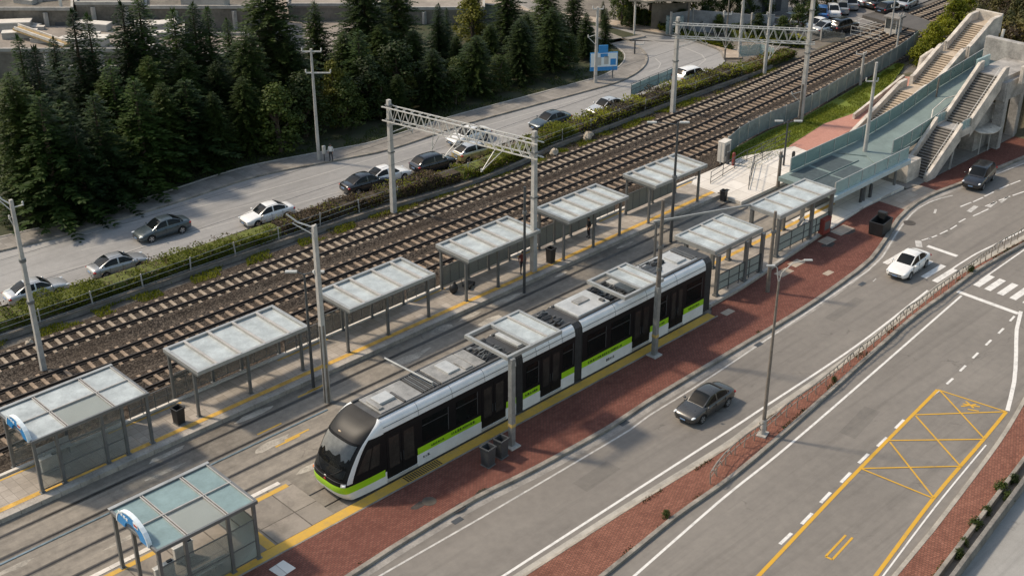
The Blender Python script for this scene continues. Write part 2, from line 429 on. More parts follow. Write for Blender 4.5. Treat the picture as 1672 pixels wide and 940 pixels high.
wl = MB().strip([(p[0],p[1]-.12) for p in a1], [(p[0],p[1]+.12) for p in a1], 0, .45).build('low_wall', KERB, bevel=.03)
tag(wl, 'low concrete wall between the red footway and the planting bed in the bottom right corner', 'wall')
wl = MB().strip([(p[0],p[1]-.15) for p in a2], [(p[0],p[1]+.1) for p in a2], 0, .75).build('low_wall', CONC_D, bevel=.03)
tag(wl, 'darker concrete wall holding the planting bed beside the pale side road, bottom right corner', 'wall')

# painted lines
def line(pts, w, mat=WHITE_P, z=.006, a=0, b=0, name='lane_marking', step=1.5):
    return struct(MB().ribbon(spline(extend(GL(pts), a, b), step), w, z).build(name, mat))
line([(640,928),(821,824),(1028,701.7),(1060,678),(1171,608),(1417,442),(1440,420),(1469,373),(1499,340),(1535,324),(1556,319)], .13, WHITE_T, a=20)
line([(1600,295),(1669,268)], .13, WHITE_T, b=40)
line([(821,940),(975,840.7),(1189,703),(1239,670),(1400,563),(1515,474)], .17, a=20)
line([(1545,446),(1588,417.5),(1672,375.7)], .15, b=40)
line([(1035,940),(1149,840),(1200,797),(1315,704),(1570,482.5)], .16, a=20)
line([(1600,458),(1626,440),(1672,408)], .14, b=40)
line([(1645,670),(1656,623),(1659,580),(1660,538),(1667,508)], .26)
line([(1424,962),(1440,942),(1530,823),(1610,726)], .10, z=.010, a=14, name='lane_marking')
line([(1238,940),(1404,764.6),(1531,636)], .22, YEL_P, .010, a=15)
line([(1429.6,940),(1523.7,813.5),(1607,715.8),(1643,672)], .22, YEL_P, .014, a=15)
for k, (p, q) in enumerate([((1531,636),(1643,672)),((1495,677),(1643,672)),((1451,719),(1608,717)),((1406,764.6),(1570,761)),((1406,765),(1523,813)),
        ((1534,637),(1607,716)),((1495,679),(1569,762)),((1453,722),(1524,812))]):
    line([p, q], .11, YEL_P, .018 + .003*k)
for seg in ([(1381,873),(1348,908)],[(1348,908),(1359,913)],[(1392,877),(1359,913)]): line(seg, .13, YEL_P, .012)
m = MB()
for (a, b) in [((1569,663),(1594,660)),((1577,655),(1590,666)),((1572,659),(1600,664)),((1580,668),(1598,671))]:
    m.ribbon(GL([a, b]), .13, .012 + .002*len(m.f))
struct(m.build('lane_marking', YEL_P))
def dashes(cs, L, w, mat=WHITE_P, ang=None):
    m = MB(); P = GL(cs)
    for i, p in enumerate(P):
        if ang is None:
            q = P[min(i+1, len(P)-1)]; r = P[max(i-1, 0)]; a = atan2(q[1]-r[1], q[0]-r[0])
        else: a = ang
        d = (cos(a)*L/2, sin(a)*L/2); m.ribbon([(p[0]-d[0],p[1]-d[1]),(p[0]+d[0],p[1]+d[1])], w, .006)
    return struct(m.build('lane_marking', mat))
dashes([(1283,878.6),(1317.5,846),(1348,811.6),(1381,779),(1410,748),(1440.5,721),(1469,692)], 1.25, .2)
dashes([(1528,641),(1551,622),(1572,601),(1592.7,580),(1614,559),(1634.5,540),(1652.8,520)], .95, .16)
dashes([(1513,390),(1523,387),(1541,379),(1557,371),(1571,360),(1595,350),(1608,344)], 1.1, .12)
dashes([(1577,334),(1597,326),(1615,317),(1640,305),(1658,298)], 1.5, .13)
dashes([(1618,333),(1640,324),(1663,316)], 1.6, .13)
m = MB()
for px, py, L, w, a in [(1588,341,1.6,.4,.1),(1640,326,1.6,.2,.1),(1620,334,1.5,.3,.1),(1527,345,.9,.2,.4),(1428,457,.6,.08,.2),(1500,398,1.2,.5,.6)]:
    p = G(px, py); m.ribbon([(p[0]-cos(a)*L/2,p[1]-sin(a)*L/2),(p[0]+cos(a)*L/2,p[1]+sin(a)*L/2)], w, .006)
struct(m.build('lane_marking', WHITE_T))
# crossings
m = MB()
for y in (44.2,43.2,42.0,40.9,39.95): m.box(83.6,y,.004,86.6,y+.48,.007)
m.box(88.6,41.2,.004,89.0,43.8,.007)
struct(m.build('crossing_marking', WHITE_P))
m = MB()
for y in (37.4,36.5,35.5,34.5,33.5): m.box(85.2,y,.004,87.6,y+.52,.007)
m.box(83.2,33.4,.004,83.6,38.2,.007)
struct(m.build('crossing_marking', WHITE_P))
# repairs and drains in the carriageways
m = MB(); rp = random.Random(17)
for k in (0,2,4,7):
    x, y = [(47,41.2),(62,40.2),(75,42.5),(52,33.0),(63,33.6),(70,35.3),(58,29.6),(93,44.0),(78,36.0)][k]; L, w = rp.uniform(1.6,4.5), rp.uniform(.6,1.3); a = .04 if y > 38 else .14
    m.sheet([(x+cos(a)*u*L-sin(a)*v*w, y+sin(a)*u*L+cos(a)*v*w) for u, v in ((-.5,-.5),(.5,-.46),(.5,.5),(-.48,.5))], .0022+.0001*k)
struct(m.build('road_patch', asphalt('patch_asphalt', (.115,.105,.094), (.21,.192,.168))))
m = MB()
for x in (38,52,66,79): m.box(x,43.62,.004,x+.7,43.98,.012)
struct(m.build('road_drain', STEEL_D))
# manhole lids and patches
m = MB()
for px, py, r, z in [(701,821,.42,.134),(1385,387,.3,.006),(1485,364,.5,.006)]:
    p = G(px, py); m.cyl((p[0],p[1],z),(p[0],p[1],z+.012), r, n=20)
struct(m.build('manhole_cover', M('lid_iron', (.10,.085,.07), .6, .4)))
m = MB()
for px, py, a, b in [(683,828,1.2,.5),(752,830,1.3,.6),(788,806,1.5,.7),(1388,380,1.6,.9),(1352,402,1.4,.8)]:
    p = G(px, py); pts = []
    for k in range(11):
        t = 2*pi*k/11; r = .5*RND.uniform(.65,1.15); pts.append((p[0]+a*r*cos(t), p[1]+b*r*sin(t)))
    m.sheet(pts, .134)
struct(m.build('paving_patch', M('tar_patch', (.055,.045,.04), .9, var=.4)))
m = MB()
for px, py, a, b in [(1280,447,1.5,.8),(1300,432,1.3,.8),(1375,378,2.0,1.1),(1350,395,1.4,.9),(1188,512,1.0,.6),(1352,448,.9,.5)]:
    p = G(px, py); m.box(p[0]-a/2,p[1]-b/2,.10,p[0]+a/2,p[1]+b/2,.142)
struct(m.build('pavement_slab', TAN, bevel=.01))

# ---- tram bed, platforms
struct(MB().sheet([(0,48.9),(120,48.9),(120,61.5),(0,61.5)], .006).build('tram_bed', ASPH_D))
m = MB()
for y in (60.1,58.3,56.1,54.3): m.box(0,y-.07,.006,90,y+.07,.016)
struct(m.build('tram_rail', M('tram_rail', (.03,.027,.025), .35, .4)))
m = MB()
for y in (60.1,58.3,56.1,54.3): m.box(0,y-.17,.002,90,y+.17,.010)
struct(m.build('rail_edging', M('rail_edging', (.10,.09,.078), .8, var=.5, scale=.6)))
m = MB()
for y in (49.95,51.4): m.box(33.5,y-.05,.006,67,y+.05,.02)
struct(m.build('tram_rail', bpy.data.materials['tram_rail']))
struct(MB().box(0,57.86,.005,40,57.98,.05).build('bluegrey_strip', M('bluegrey_strip', (.19,.25,.28), .3, .3)))  # thin glossy blue-grey strip running beside the tram rails
# bright worn patches of concrete between the rails
m = MB(); r2 = random.Random(5)
for k in range(34):
    x = r2.uniform(18,80); y = r2.choice([59.2,57.2,55.2,53.6,60.7]); L = r2.uniform(1,4); w = r2.uniform(.25,.7)
    pts = []
    for j in range(12):
        t = 2*pi*j/12; q = r2.uniform(.7,1.1); pts.append((x+L/2*cos(t)*q, y+w*.7*sin(t)*q))
    m.sheet(pts, .0085 + .0002*k)
struct(m.build('concrete_patch', M('patch_concrete', (.38,.345,.29), .85, var=.5, scale=.8)))
m = MB()
for k, (px, py) in enumerate([(470,720),(485,710),(440,700),(505,640),(520,632)]):
    p = G(px, py); m.box(p[0]-.9,p[1]-.07,.012,p[0]+.9,p[1]+.07,.016)
struct(m.build('lane_marking', YEL_T))

struct(MB().box(2,61.3,-.05,86,65.15,.30).build('platform', PLAT, bevel=.02))
m = MB(); x = 2
while x < 85.5:
    m.box(x,61.22,-.05,x+1.18,61.62,.315); x += 1.2
struct(m.build('platform_edging', M('edge_stone', (.36,.33,.29), .8, var=.35, scale=.8, bump=.15), bevel=.012))
struct(MB().box(2,61.85,.2,85.5,62.22,.308).build('tactile_strip', M('worn_tactile', (.56,.33,.06), .75, var=.35, scale=2)))
m = MB()
for a, b in [(20,24),(28.5,33.6),(41,45.2),(53,56),(63.5,66),(73,76),(82,85)]: m.box(a,64.66,.2,b,64.80,.307)
struct(m.build('lane_marking', YEL_T))
struct(MB().box(2,64.95,.0,86,65.2,.42).build('platform_edging', CONC_W, bevel=.02))
# island platform in front of the tram
struct(MB().box(2,48.95,-.02,33.7,53.45,.13).build('platform', pavers('large_slab', (.215,.19,.16), (.29,.255,.215), (.10,.085,.07), 2.3, .7), bevel=.015))
m = MB(); x = 2
while x < 33: m.box(x,53.3,-.02,x+1.18,53.62,.16); x += 1.2
struct(m.build('platform_edging', CONC_W, bevel=.012))
m = MB().box(2,52.8,.1,33.4,53.14,.137); m.box(29.2,48.95,.1,29.75,52.8,.137)
struct(m.build('tactile_strip', bpy.data.materials['tactile_yellow']))
p = G(461,928,.13); struct(MB().cbox((p[0],p[1],.12),(1.0,1.0,.05),.1).build('pavement_slab', SLAB))
# platform behind the tram and paving under the bridge
struct(MB().prism([(67.9,49.3),(72,49.4),(84.5,50.65),(84.5,53.9),(67.9,53.9)], -.02, .30).build('platform', PLAT, bevel=.02))
struct(MB().prism([(84.5,50.65),(92,51.3),(97.5,51.1),(97.5,53.9),(84.5,53.9)], -.02, .30).build('platform', SLAB, bevel=.02))
struct(MB().box(68.0,53.2,.2,90,53.55,.307).build('tactile_strip', bpy.data.materials['worn_tactile']))
struct(MB().strip([(68,49.32),(72,49.42),(84.4,50.67)], [(68,49.58),(72,49.68),(84.4,50.93)], .2, .36).build('platform_edging', CONC, bevel=.02))
struct(MB().prism([(97.6,51.0),(99,50.6),(118,50.4),(150,50.4),(150,59),(97.6,59)], -.02, .16).build('pavement', PAVE_G))
struct(MB().prism([(84.6,59.0),(98.2,59.0),(98.6,63.4),(93,65.2),(86,65.2),(84.6,64.4)], -.02, .315).build('pavement', SLAB, bevel=.02))

# ---- railway bed, soil strip, hedge strip
T1 = spline([(0,77.9),(20,77.9),(31,77.5),(45,76.7),(62,76.45),(80,76.1),(105,76.3),(130,77.8),(155,78.9),(200,80.5)], 2)
T2 = spline([(0,73.6),(26,73.3),(38,72.75),(65,72.4),(93,72.4),(101,72.8),(130,75.0),(155,76.4),(200,78.2)], 2)
T3 = spline([(0,68.2),(33,68.5),(60,68.85),(90,69.2),(102,69.5),(110,69.9),(125,71.3),(132,72.2),(155,74.0),(200,76.2)], 2)
bx = [0 + i*2.0 for i in range(101)]
lowb = [(x, 65.15 if x < 86 else yat([(86,65.15),(95,66.5),(101,67.3),(106,67.4),(116,68.6),(128,70.0),(135,71.4),(200,75)], x)) for x in bx]
upb = [(x, yat([(0,80.0),(60,79.0),(110,78.9),(120,79.2),(135,80),(200,82)], x)) for x in bx]
struct(MB().strip(lowb, upb, -.05, .03).build('ballast', BALLAST))
def bank(T, name='ballast'):
    m = MB(); A = offset(T,-1.9); B = offset(T,-1.45); Cc = offset(T,1.45); D = offset(T,1.9); n = len(T)
    vs = [(p[0],p[1],.025) for p in A]+[(p[0],p[1],.17) for p in B]+[(p[0],p[1],.17) for p in Cc]+[(p[0],p[1],.025) for p in D]
    m.add(vs, [(k*n+i,k*n+i+1,(k+1)*n+i+1,(k+1)*n+i) for k in range(3) for i in range(n-1)])
    return struct(m.build(name, BALLAST))
for T in (T1,T2,T3): bank(T)
def track(T, label, smat, x0, x1, spacing, group='railway tracks beside the tram stop'):
    t = thing('railway_track', label, 'railway track', (60, yat(T,60), 0), group=group)
    for s in (-1,1):
        m = MB(); c = [p for p in offset(T, s*.72) if x0-2 <= p[0] <= x1+2]
        m.ribbon(c, .42, .20, z1=.242); m.ribbon(c, .05, .21, z1=.33); m.ribbon(c, .10, .325, z1=.37)  # wide flat ribbon at the foot paints in the rail's shadow and fastenings
        m.build('rail', RAIL_SHADE, t, world=True)
    # sleepers: first hundred nearest as parts, the rest as one
    L = []; acc = 0; prev = None
    for p in spline(T, .1):
        if prev is not None: acc += math.dist(p, prev)
        if acc >= spacing and x0 <= p[0] <= x1:
            a = atan2(p[1]-prev[1], p[0]-prev[0]); L.append((p[0],p[1],a)); acc = 0
        elif acc >= spacing: acc = 0
        prev = p
    r = random.Random(len(L))
    protos = [MB().cbox((0,0,0),(.25,2.5,.16)).build('sleeper', smat, None, bevel=.025) for _ in range(1)]
    base = protos[0]
    for i, (x, y, a) in enumerate(L[:100]):
        o = base if i == 0 else base.copy()
        if i: COL.objects.link(o)
        o.parent = t; o.location = (x-60, y-t.location.y+r.uniform(-.04,.04), .155+r.uniform(-.012,.008)); o.rotation_euler = (0,0,a+r.uniform(-.025,.025))
    m = MB()
    for x, y, a in L[100:]: m.cbox((x,y,.155),(.27,2.5,.16), a)
    if L[100:]: stuff(m.build('sleeper', smat, t, world=True))
    return t
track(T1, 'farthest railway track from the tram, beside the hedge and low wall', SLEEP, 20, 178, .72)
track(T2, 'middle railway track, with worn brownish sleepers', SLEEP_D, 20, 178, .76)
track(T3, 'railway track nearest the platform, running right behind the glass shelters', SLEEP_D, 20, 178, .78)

# level crossing and the road beyond
struct(MB().prism([(140,70.8),(144,72.0),(147,82.5),(141.5,83.2)], 0, .385).build('level_crossing', asphalt('crossing_asphalt', (.055,.05,.045), (.13,.12,.11))))
struct(MB().sheet([(121,82.6),(140,81.3),(215,83.2),(215,110),(150,96),(136,93),(126,90.2)], .02).build('car_park', asphalt('car_park', (.15,.14,.13), (.24,.225,.21))))

# ---- left road
tk0 = spline(extend(GL([(0,412),(100,388),(280,335),(420,290),(560,262),(640,245),(760,205),(850,180),(960,150)]) + [(101,87.7),(104.8,88.3),(108.1,89.7),(110.8,91.9),(112.6,94.8),(113.6,98.2),(114.4,102)], 40, 60), 1.2)
def arcs(c, n):
    L = [0]
    for a, b in zip(c, c[1:]): L.append(L[-1]+math.dist(a, b))
    out = []; j = 0
    for i in range(n):
        d = L[-1]*i/(n-1)
        while j < len(c)-2 and L[j+1] < d: j += 1
        u = (d-L[j])/((L[j+1]-L[j]) or 1); out.append((lerp(c[j][0],c[j+1][0],u), lerp(c[j][1],c[j+1][1],u)))
    return out
def inset(c, d, n=260):
    o = [p for p in offset(c, d) if min(math.dist(p, q) for q in c) > abs(d)*.985]
    return arcs(o, n)
tk = arcs(tk0, 260)
ro = spline(extend(GL([(0,500),(240,430),(440,362),(880,215),(1000,180),(1100,140),(1165,113),(1184,100),(1178,86),(1150,74),(1110,63),(1020,48)]), 40, 60), 1.2)
o = MB().strip(arcs(tk,400), arcs(ro,400), .012).build('road', ASPH_L); struct(o)
struct(MB().strip(tk, offset(tk,.28), -.02, .17).build('kerb', KERB, bevel=.02))
pw = offset(tk, 2.5)
struct(MB().strip(offset(tk,.28), pw, -.02, .14).build('pavement', PAVE_G))
struct(MB().strip(pw, offset(tk,2.66), -.02, .19).build('kerb', CONC, bevel=.02))
vg = []
for p in pw:
    if not vg or p[0] > vg[-1][0]+.02: vg.append((p[0], p[1]+.05))
struct(MB().strip(vg, [(p[0], max(150, p[1])) for p in vg], .05).build('verge', VERGE))
gz = spline(extend(GL([(1184,96),(1178,84),(1150,72),(1110,61),(1020,46)]), 0, 50), 1.5)
struct(MB().strip(offset(gz,-1.9), gz, -.02, .12).build('pavement', TAN))
struct(MB().strip(gz, offset(gz,.2), -.02, .15).build('kerb', bpy.data.materials['worn_kerb'] and KERB))
line([(41,410),(133,384),(420,314),(600,262),(760,215),(960,158)], .12, FADE_P, .017, a=20)
line([(133,408.5),(219.6,388),(329,355),(560,293),(720,243),(900,190)], .09, FADE_P, .017)
line([(-40,482),(0,470),(115,439),(153,429),(235,403),(329,376),(600,300),(760,250)], .12, FADE_P, .019)
line([(1060,118),(1075,112),(1079,104),(1070,96)], .12, FADE_P, .017); line([(1108,128),(1140,108),(1152,98),(1146,90),(1120,79),(1060,66)], .14, FADE_P, .017)
# grass bank, pink path
struct(MB().prism(GL([(1178,262),(1190,250),(1255,216),(1310,195),(1380,155),(1462,106),(1475,112),(1448,150),(1430,175),(1345,205),(1290,240),(1268,264)]), -.02, .20).build('lawn', GRASS))
struct(MB().prism(GL([(1268,276),(1268,264),(1290,240),(1345,205),(1430,175),(1448,150),(1475,128),(1500,128),(1440,190),(1380,220),(1320,255),(1290,280)]), -.02, .18).build('pink_path', PINK))
# ================================================================ CARS
def loft(rings, mb, m=0, cap=True):
    n = len(rings[0]); o = len(mb.v)
    vs = [p for r in rings for p in r]
    fs = [(i*n+j, i*n+(j+1)%n, (i+1)*n+(j+1)%n, (i+1)*n+j) for i in range(len(rings)-1) for j in range(n)]
    if cap: fs += [tuple(range(n-1,-1,-1)), tuple((len(rings)-1)*n+j for j in range(n))]
    return mb.add(vs, fs, m)
def apply_mods(o):
    dg = bpy.context.evaluated_depsgraph_get(); me = bpy.data.meshes.new_from_object(o.evaluated_get(dg))
    o.modifiers.clear(); o.data = me; return o
KINDS = {
 # x, half width, bottom, shoulder, top ; cabin: windscreen foot, roof front, roof rear, rear foot (x, z)
 'sedan': dict(st=[(-2.30,.66,.36,.74,.80),(-2.22,.80,.27,.86,.97),(-1.75,.88,.22,.93,1.03),(-1.3,.89,.2,.94,1.03),(-.4,.90,.19,.93,1.0),(.5,.90,.19,.91,.98),(1.0,.90,.19,.89,.96),(1.5,.88,.2,.84,.90),(1.95,.85,.22,.75,.81),(2.2,.76,.26,.64,.69),(2.31,.62,.31,.55,.58)],
    cab=[(1.12,.92),(.28,1.43),(-.78,1.44),(-1.72,.98)]),
 'hatch': dict(st=[(-2.15,.70,.36,.84,.92),(-2.08,.82,.27,.95,1.03),(-1.6,.88,.22,.97,1.05),(-1.2,.89,.2,.97,1.04),(-.4,.90,.19,.95,1.02),(.5,.90,.19,.93,1.0),(1.0,.90,.19,.92,.98),(1.5,.88,.2,.88,.94),(1.9,.85,.22,.80,.85),(2.12,.76,.26,.68,.73),(2.22,.62,.31,.58,.61)],
    cab=[(1.22,.95),(.42,1.50),(-1.25,1.52),(-1.98,1.02)]),
 'suv': dict(st=[(-2.35,.72,.42,.94,1.02),(-2.28,.84,.33,1.05,1.13),(-1.75,.91,.28,1.07,1.15),(-1.3,.92,.26,1.06,1.14),(-.4,.93,.25,1.04,1.11),(.5,.93,.25,1.02,1.09),(1.0,.93,.25,1.01,1.07),(1.55,.91,.26,.97,1.02),(2.0,.87,.28,.88,.92),(2.25,.78,.32,.76,.80),(2.34,.66,.38,.66,.68)],
    cab=[(1.15,1.05),(.45,1.66),(-1.45,1.68),(-2.1,1.12)]),
}
WHEEL = {}
def make_car(kind, pm, label, cat, loc, rz, group=None, roofm=None, detail=True, lamp=None):
    K = KINDS[kind]; t = thing('parked_car' if group else 'car', label, cat, loc, rz, group)
    rings = []
    for x, w, zb, zs, zt in K['st']:
        half = [(0,zb),(w*.86,zb),(w*.97,zb+.10),(w*1.0,lerp(zb,zs,.45)),(w*.985,lerp(zb,zs,.72)),(w*.955,zs-.01),(w*.82,zt-.025),(w*.45,zt+.005),(0,zt+.012)]
        rings.append([(x,-y,z) for y, z in half] + [(x,y,z) for y, z in half[-2:0:-1]])
    mb = loft(rings, MB()); wx = (1.36,-1.33); wr = .325 if kind != 'suv' else .36
    body = mb.build('body', pm, t)
    s = body.modifiers.new('s','SUBSURF'); s.levels = 1; s.render_levels = 1
    cut = MB()
    for x in wx:
        for sg in (-1,1): cut.cyl((x,sg*.64,wr),(x,sg*1.1,wr), wr+.055, n=24)
    co = cut.build('cutter', RUBBER, t)
    b = body.modifiers.new('b','BOOLEAN'); b.operation = 'DIFFERENCE'; b.object = co; b.solver = 'EXACT'
    apply_mods(body); bpy.data.objects.remove(co)
    for p in body.data.polygons: p.use_smooth = True
    body.data.set_sharp_from_angle(angle=radians(38))
    # cabin: a smooth arched shell, its faces sorted into roof and panes
    (x0,z0),(x1,z1),(x2,z2),(x3,z3) = K['cab']; wb, wt = (.80,.60) if kind != 'suv' else (.85,.68)
    prof = spline([(x3-.25,z3-.10),(x3,z3),(lerp(x3,x2,.5),lerp(z3,z2,.58)),(x2,z2),(lerp(x2,x1,.5),max(z1,z2)+.035),(x1,z1),(lerp(x1,x0,.5),lerp(z1,z0,.44)),(x0,z0),(x0+.22,z0-.09)], .09)
    prof = [p for p in prof]; zb_ = lambda x: lerp(z3,z0,(x-x3)/(x0-x3))-.015
    rows = []
    for x, zr in prof:
        zb = zb_(x)-.03; u = max(0,min(1,(zr-zb)/(z1-z0+.03))); endf = 1-.16*max(0,(x-x1)/(x0-x1))**2-.14*max(0,(x2-x)/(x2-x3))**2
        w0 = wb*endf; w1 = lerp(w0-.03, wt*endf, u); zr = max(zr, zb-.02); h_ = zr-zb
        half = [(w0,zb),(lerp(w0,w1,.16),zb+h_*.17),(lerp(w0,w1,.5),zb+h_*.5),(lerp(w0,w1,.84),zb+h_*.82),(w1,zb+h_*.92),(w1-.07,zb+h_*.985),(w1*.5,zr+.022*u),(0,zr+.03*u)]
        rows.append([(x,-y,z) for y, z in half]+[(x,y,z) for y, z in half[-2::-1]])
    nr = len(rows[0]); parts = {'roof':MB(),'windscreen':MB(),'rear_window':MB(),'side_window':MB()}
    for m_ in parts.values(): m_.v = [p for r in rows for p in r]
    win = [MB() for _ in range(4)]
    for m_ in win: m_.v = parts['roof'].v
    for i in range(len(rows)-1):
        xm = (prof[i][0]+prof[i+1][0])/2; zm = (prof[i][1]+prof[i+1][1])/2
        for j in range(nr-1):
            jj = min(j, nr-2-j); key = parts['roof']
            if jj in (1,2,3) and zm > zb_(xm)+.10:
                mid = (x0+x3)/2+.10
                if abs(xm-mid) > .05 and abs(xm-(x3+.34)) > -1: key = win[(0 if j < nr/2 else 2)+(0 if xm > mid else 1)]
                if x3+.30 < xm < x3+.38: key = parts['roof']
            if jj >= 5 and x1+.02 < xm < x0-.06: key = parts['windscreen']
            if jj >= 5 and x3+.10 < xm < x2-.02: key = parts['rear_window']
            key.f.append([i*nr+j,i*nr+j+1,(i+1)*nr+j+1,(i+1)*nr+j]); key.m.append(0)
    def tidy(m_):
        used = sorted({k for f in m_.f for k in f}); mp = {k:i for i, k in enumerate(used)}
        o = MB(); o.v = [m_.v[k] for k in used]; o.f = [[mp[k] for k in f] for f in m_.f]; o.m = [0]*len(o.f); return o
    for nm, m_ in parts.items():
        if m_.f: tidy(m_).build(nm, (roofm or pm) if nm == 'roof' else CARGL, t, smooth=radians(60))
    for m_ in win:
        if m_.f: tidy(m_).build('side_window', CARGL, t, smooth=radians(60))
    for s in (-1,1):
        MB().ball((x0-.22,s*(wb+.15),z0+.06),(.09,.12,.075)).build('mirror', pm, t, smooth=True)
        if detail:
            xx, w = K['st'][-2][0], K['st'][-2][1]
            MB().ball((xx-.13,s*(w-.075),.665 if kind!='suv' else .80),(.26,.10,.05),12,8).build('headlight', lamp or LAMP, t, smooth=True)
            xx, w, zz = K['st'][1][0], K['st'][1][1], K['st'][1][3]
            MB().ball((xx+.10,s*(w-.10),zz-.09),(.14,.16,.085),12,8).build('tail_light', LAMP_R, t, smooth=True)
            m = MB()
            m.box(.12,s*.895-.012,.80,.30,s*.895+.012,.835); m.box(-.92,s*.895-.012,.82,-.74,s*.895+.012,.855); m.build('door_handle', CHROME if kind=='suv' else pm, t)
            sm = MB()
            for xx in (1.02,.05,-.98): sm.box(xx-.006,s*.875-.024,.30,xx+.006,s*.875+.024,.90)
            sm.build('door_gap', BLACK, t)
    if detail:
        xf = K['st'][-1][0]; zf = .52 if kind != 'suv' else .62
        MB().box(xf-.13,-.50,zf-.03,xf+.012,.50,zf+.06).build('grille', BLACK, t, bevel=.02)
        MB().box(xf-.1,-.55,zf-.22,xf-.0,.55,zf-.10).build('bumper_intake', BLACK, t, bevel=.03)
        MB().box(xf+.0,-.2,zf-.14,xf+.025,.2,zf-.05).build('number_plate', PLATE_B, t, bevel=.005)
        xr = K['st'][0][0]
        MB().box(xr-.02,-.23,.62,xr+.02,.23,.73).build('number_plate', PLATE_B, t, bevel=.005)
    if kind not in WHEEL:
        ty = MB().lathe([(wr*.62,-.10),(wr*.93,-.105),(wr,-.07),(wr,.07),(wr*.93,.105),(wr*.62,.10)], axis='y', n=24).build('wheel', RUBBER, None, smooth=True)
        rm_ = MB().lathe([(wr*.60,-.085),(wr*.63,-.107),(wr*.66,-.107),(wr*.66,.107),(wr*.63,.107),(wr*.60,.085)], axis='y', n=24)
        for sg in (-1,1):
            for k in range(5):
                a = 2*pi*k/5; rm_.bar((0,sg*.095,0),(wr*.62*cos(a),sg*.10,wr*.62*sin(a)),.03,.085)
            rm_.cyl((0,sg*.08,0),(0,sg*.108,0),.07,n=12)
        rm_.lathe([(wr*.6,-.06),(wr*.6,.06)], axis='y', n=20, m=1)
        ro_ = rm_.build('rim', [CHROME, BLACK], ty); WHEEL[kind] = (ty, ro_)
        first = True
    else: first = False
    for k, (x, s) in enumerate([(wx[0],-1),(wx[0],1),(wx[1],-1),(wx[1],1)]):
        if first and k == 0: w = WHEEL[kind][0]; w.parent = t
        else: w = copy_tree(WHEEL[kind][0], parent=t)
        w.location = (x, s*(.775 if kind != 'suv' else .80), wr)
    return t
P_SIL = paint('silver_paint', (.50,.50,.49), .3, .4); P_SIL2 = paint('grey_silver_paint', (.33,.335,.335), .3, .4)
P_GRY = paint('grey_paint', (.05,.049,.046), .3, .3); P_BLU = paint('slate_paint', (.055,.075,.085), .3, .3)
P_WHT = paint('white_car_paint', (.72,.71,.68), .3); P_BLK = paint('black_paint', (.012,.012,.013), .2)
P_GLD = paint('gold_paint', (.42,.34,.14), .3, .3); P_BL2 = paint('blue_paint', (.04,.14,.36), .3, .2)
def at(px, py): g = G(px, py); return (g[0], g[1], .013)
def rd(px, py): g = G(px, py); return (g[0], g[1], .0)
RA = radians(-5)
gL = 'cars on the road beside the trees'
def place(kind, pm, label, px, py, rz, group=gL, **k):
    # px,py: ground point under the middle of the near flank
    x, y, _ = at(px, py); d = .85
    n = (sin(rz), -cos(rz))
    if n[1] > 0: n = (-n[0], -n[1])
    return make_car(kind, pm, label, 'car', (x-n[0]*d, y-n[1]*d, .013), rz, group, **k)
place('sedan', P_SIL, 'silver sedan behind the hedge at the left edge, tail towards us', 68, 492, RA)
place('sedan', P_SIL2, 'dull grey-silver sedan behind the hedge, second car from the left edge', 202, 449, RA, roofm=P_SIL2)
place('sedan', P_BLU, 'slate grey sedan driving left alone in the middle of the tree-side road', 274, 389, radians(176), group=None)
place('sedan', P_WHT, 'white car with a black grille facing left above the green hedge', 446, 365, radians(175))
place('sedan', P_BLK, 'black sedan just left of the gantry pole, tail lights showing', 606, 313, RA)
place('sedan', P_WHT, 'white car half hidden behind the black sedan and the gantry pole', 640, 301, RA)
place('hatch', P_BLK, 'shiny black car parked over the brown hedge, between gantry pole and golden car', 716, 281, RA)
place('hatch', P_GLD, 'golden yellow car with pale roof under the truss of the near gantry', 784, 262, RA, roofm=P_SIL)
place('sedan', P_WHT, 'white car facing left, partly behind the near truss girder', 775, 235, radians(175))
place('sedan', P_BLU, 'dark slate car facing left, right of the near gantry', 908, 210, radians(176))
place('sedan', P_SIL, 'silver car facing left behind brown shrubs on the bend', 1000, 187, radians(177))
place('suv', P_WHT, 'white van-like car at the apex of the bend, farthest car on the tree-side road', 1138, 137, RA)
def placeR(kind, pm, label, px, py, rz, **k):
    x, y, _ = rd(px, py); return make_car(kind, pm, label, 'car', (x, y, .001), rz, None, **k)
placeR('sedan', P_GRY, 'dark grey sedan driving towards us beside the red footway', 1150, 669, radians(182))
placeR('sedan', P_WHT, 'white car at the zebra crossing on the right-hand road', 1482, 441, radians(185))
placeR('suv', P_BLK, 'black people carrier by the kerb near the concrete stairs', 1597, 299, radians(190))
# ================================================================ TRAM
TR_W = M('tram_white', (.66,.67,.67), .3, 0, var=.12, scale=1.2, coat=.4)
TR_G = M('tram_green', (.30,.55,.012), .35, 0, var=.12, scale=1.5, coat=.3)
TR_K = M('tram_black', (.010,.010,.011), .35, 0, var=.2, spec=.15)
TR_R = M('tram_roof', (.075,.075,.075), .6, 0, var=.4, scale=1.4)
TR_P = M('roof_panel', (.27,.265,.25), .55, .1, var=.38, scale=1.2)
TR_PL = M('pale_roof_panel', (.41,.42,.415), .45, .1, var=.22, scale=1.4)
TR_C = M('tram_cap', (.011,.0115,.0125), .42, 0, var=.3, scale=1.5, coat=0, spec=.18)
TR_T = M('tram_lettering', (.03,.07,.01), .5)
YC, HW = 50.65, 1.65
tram = thing('tram', 'long white and black tram with lime green stripe and rounded black nose', 'tram', (50, YC, 0))
ZR = [.22,.50,1.02,1.48,1.72,2.5,3.30,3.72]              # side rows, then the curved cove
COVE = [(1.63,3.95),(1.57,4.18),(1.44,4.36),(1.26,4.45)]
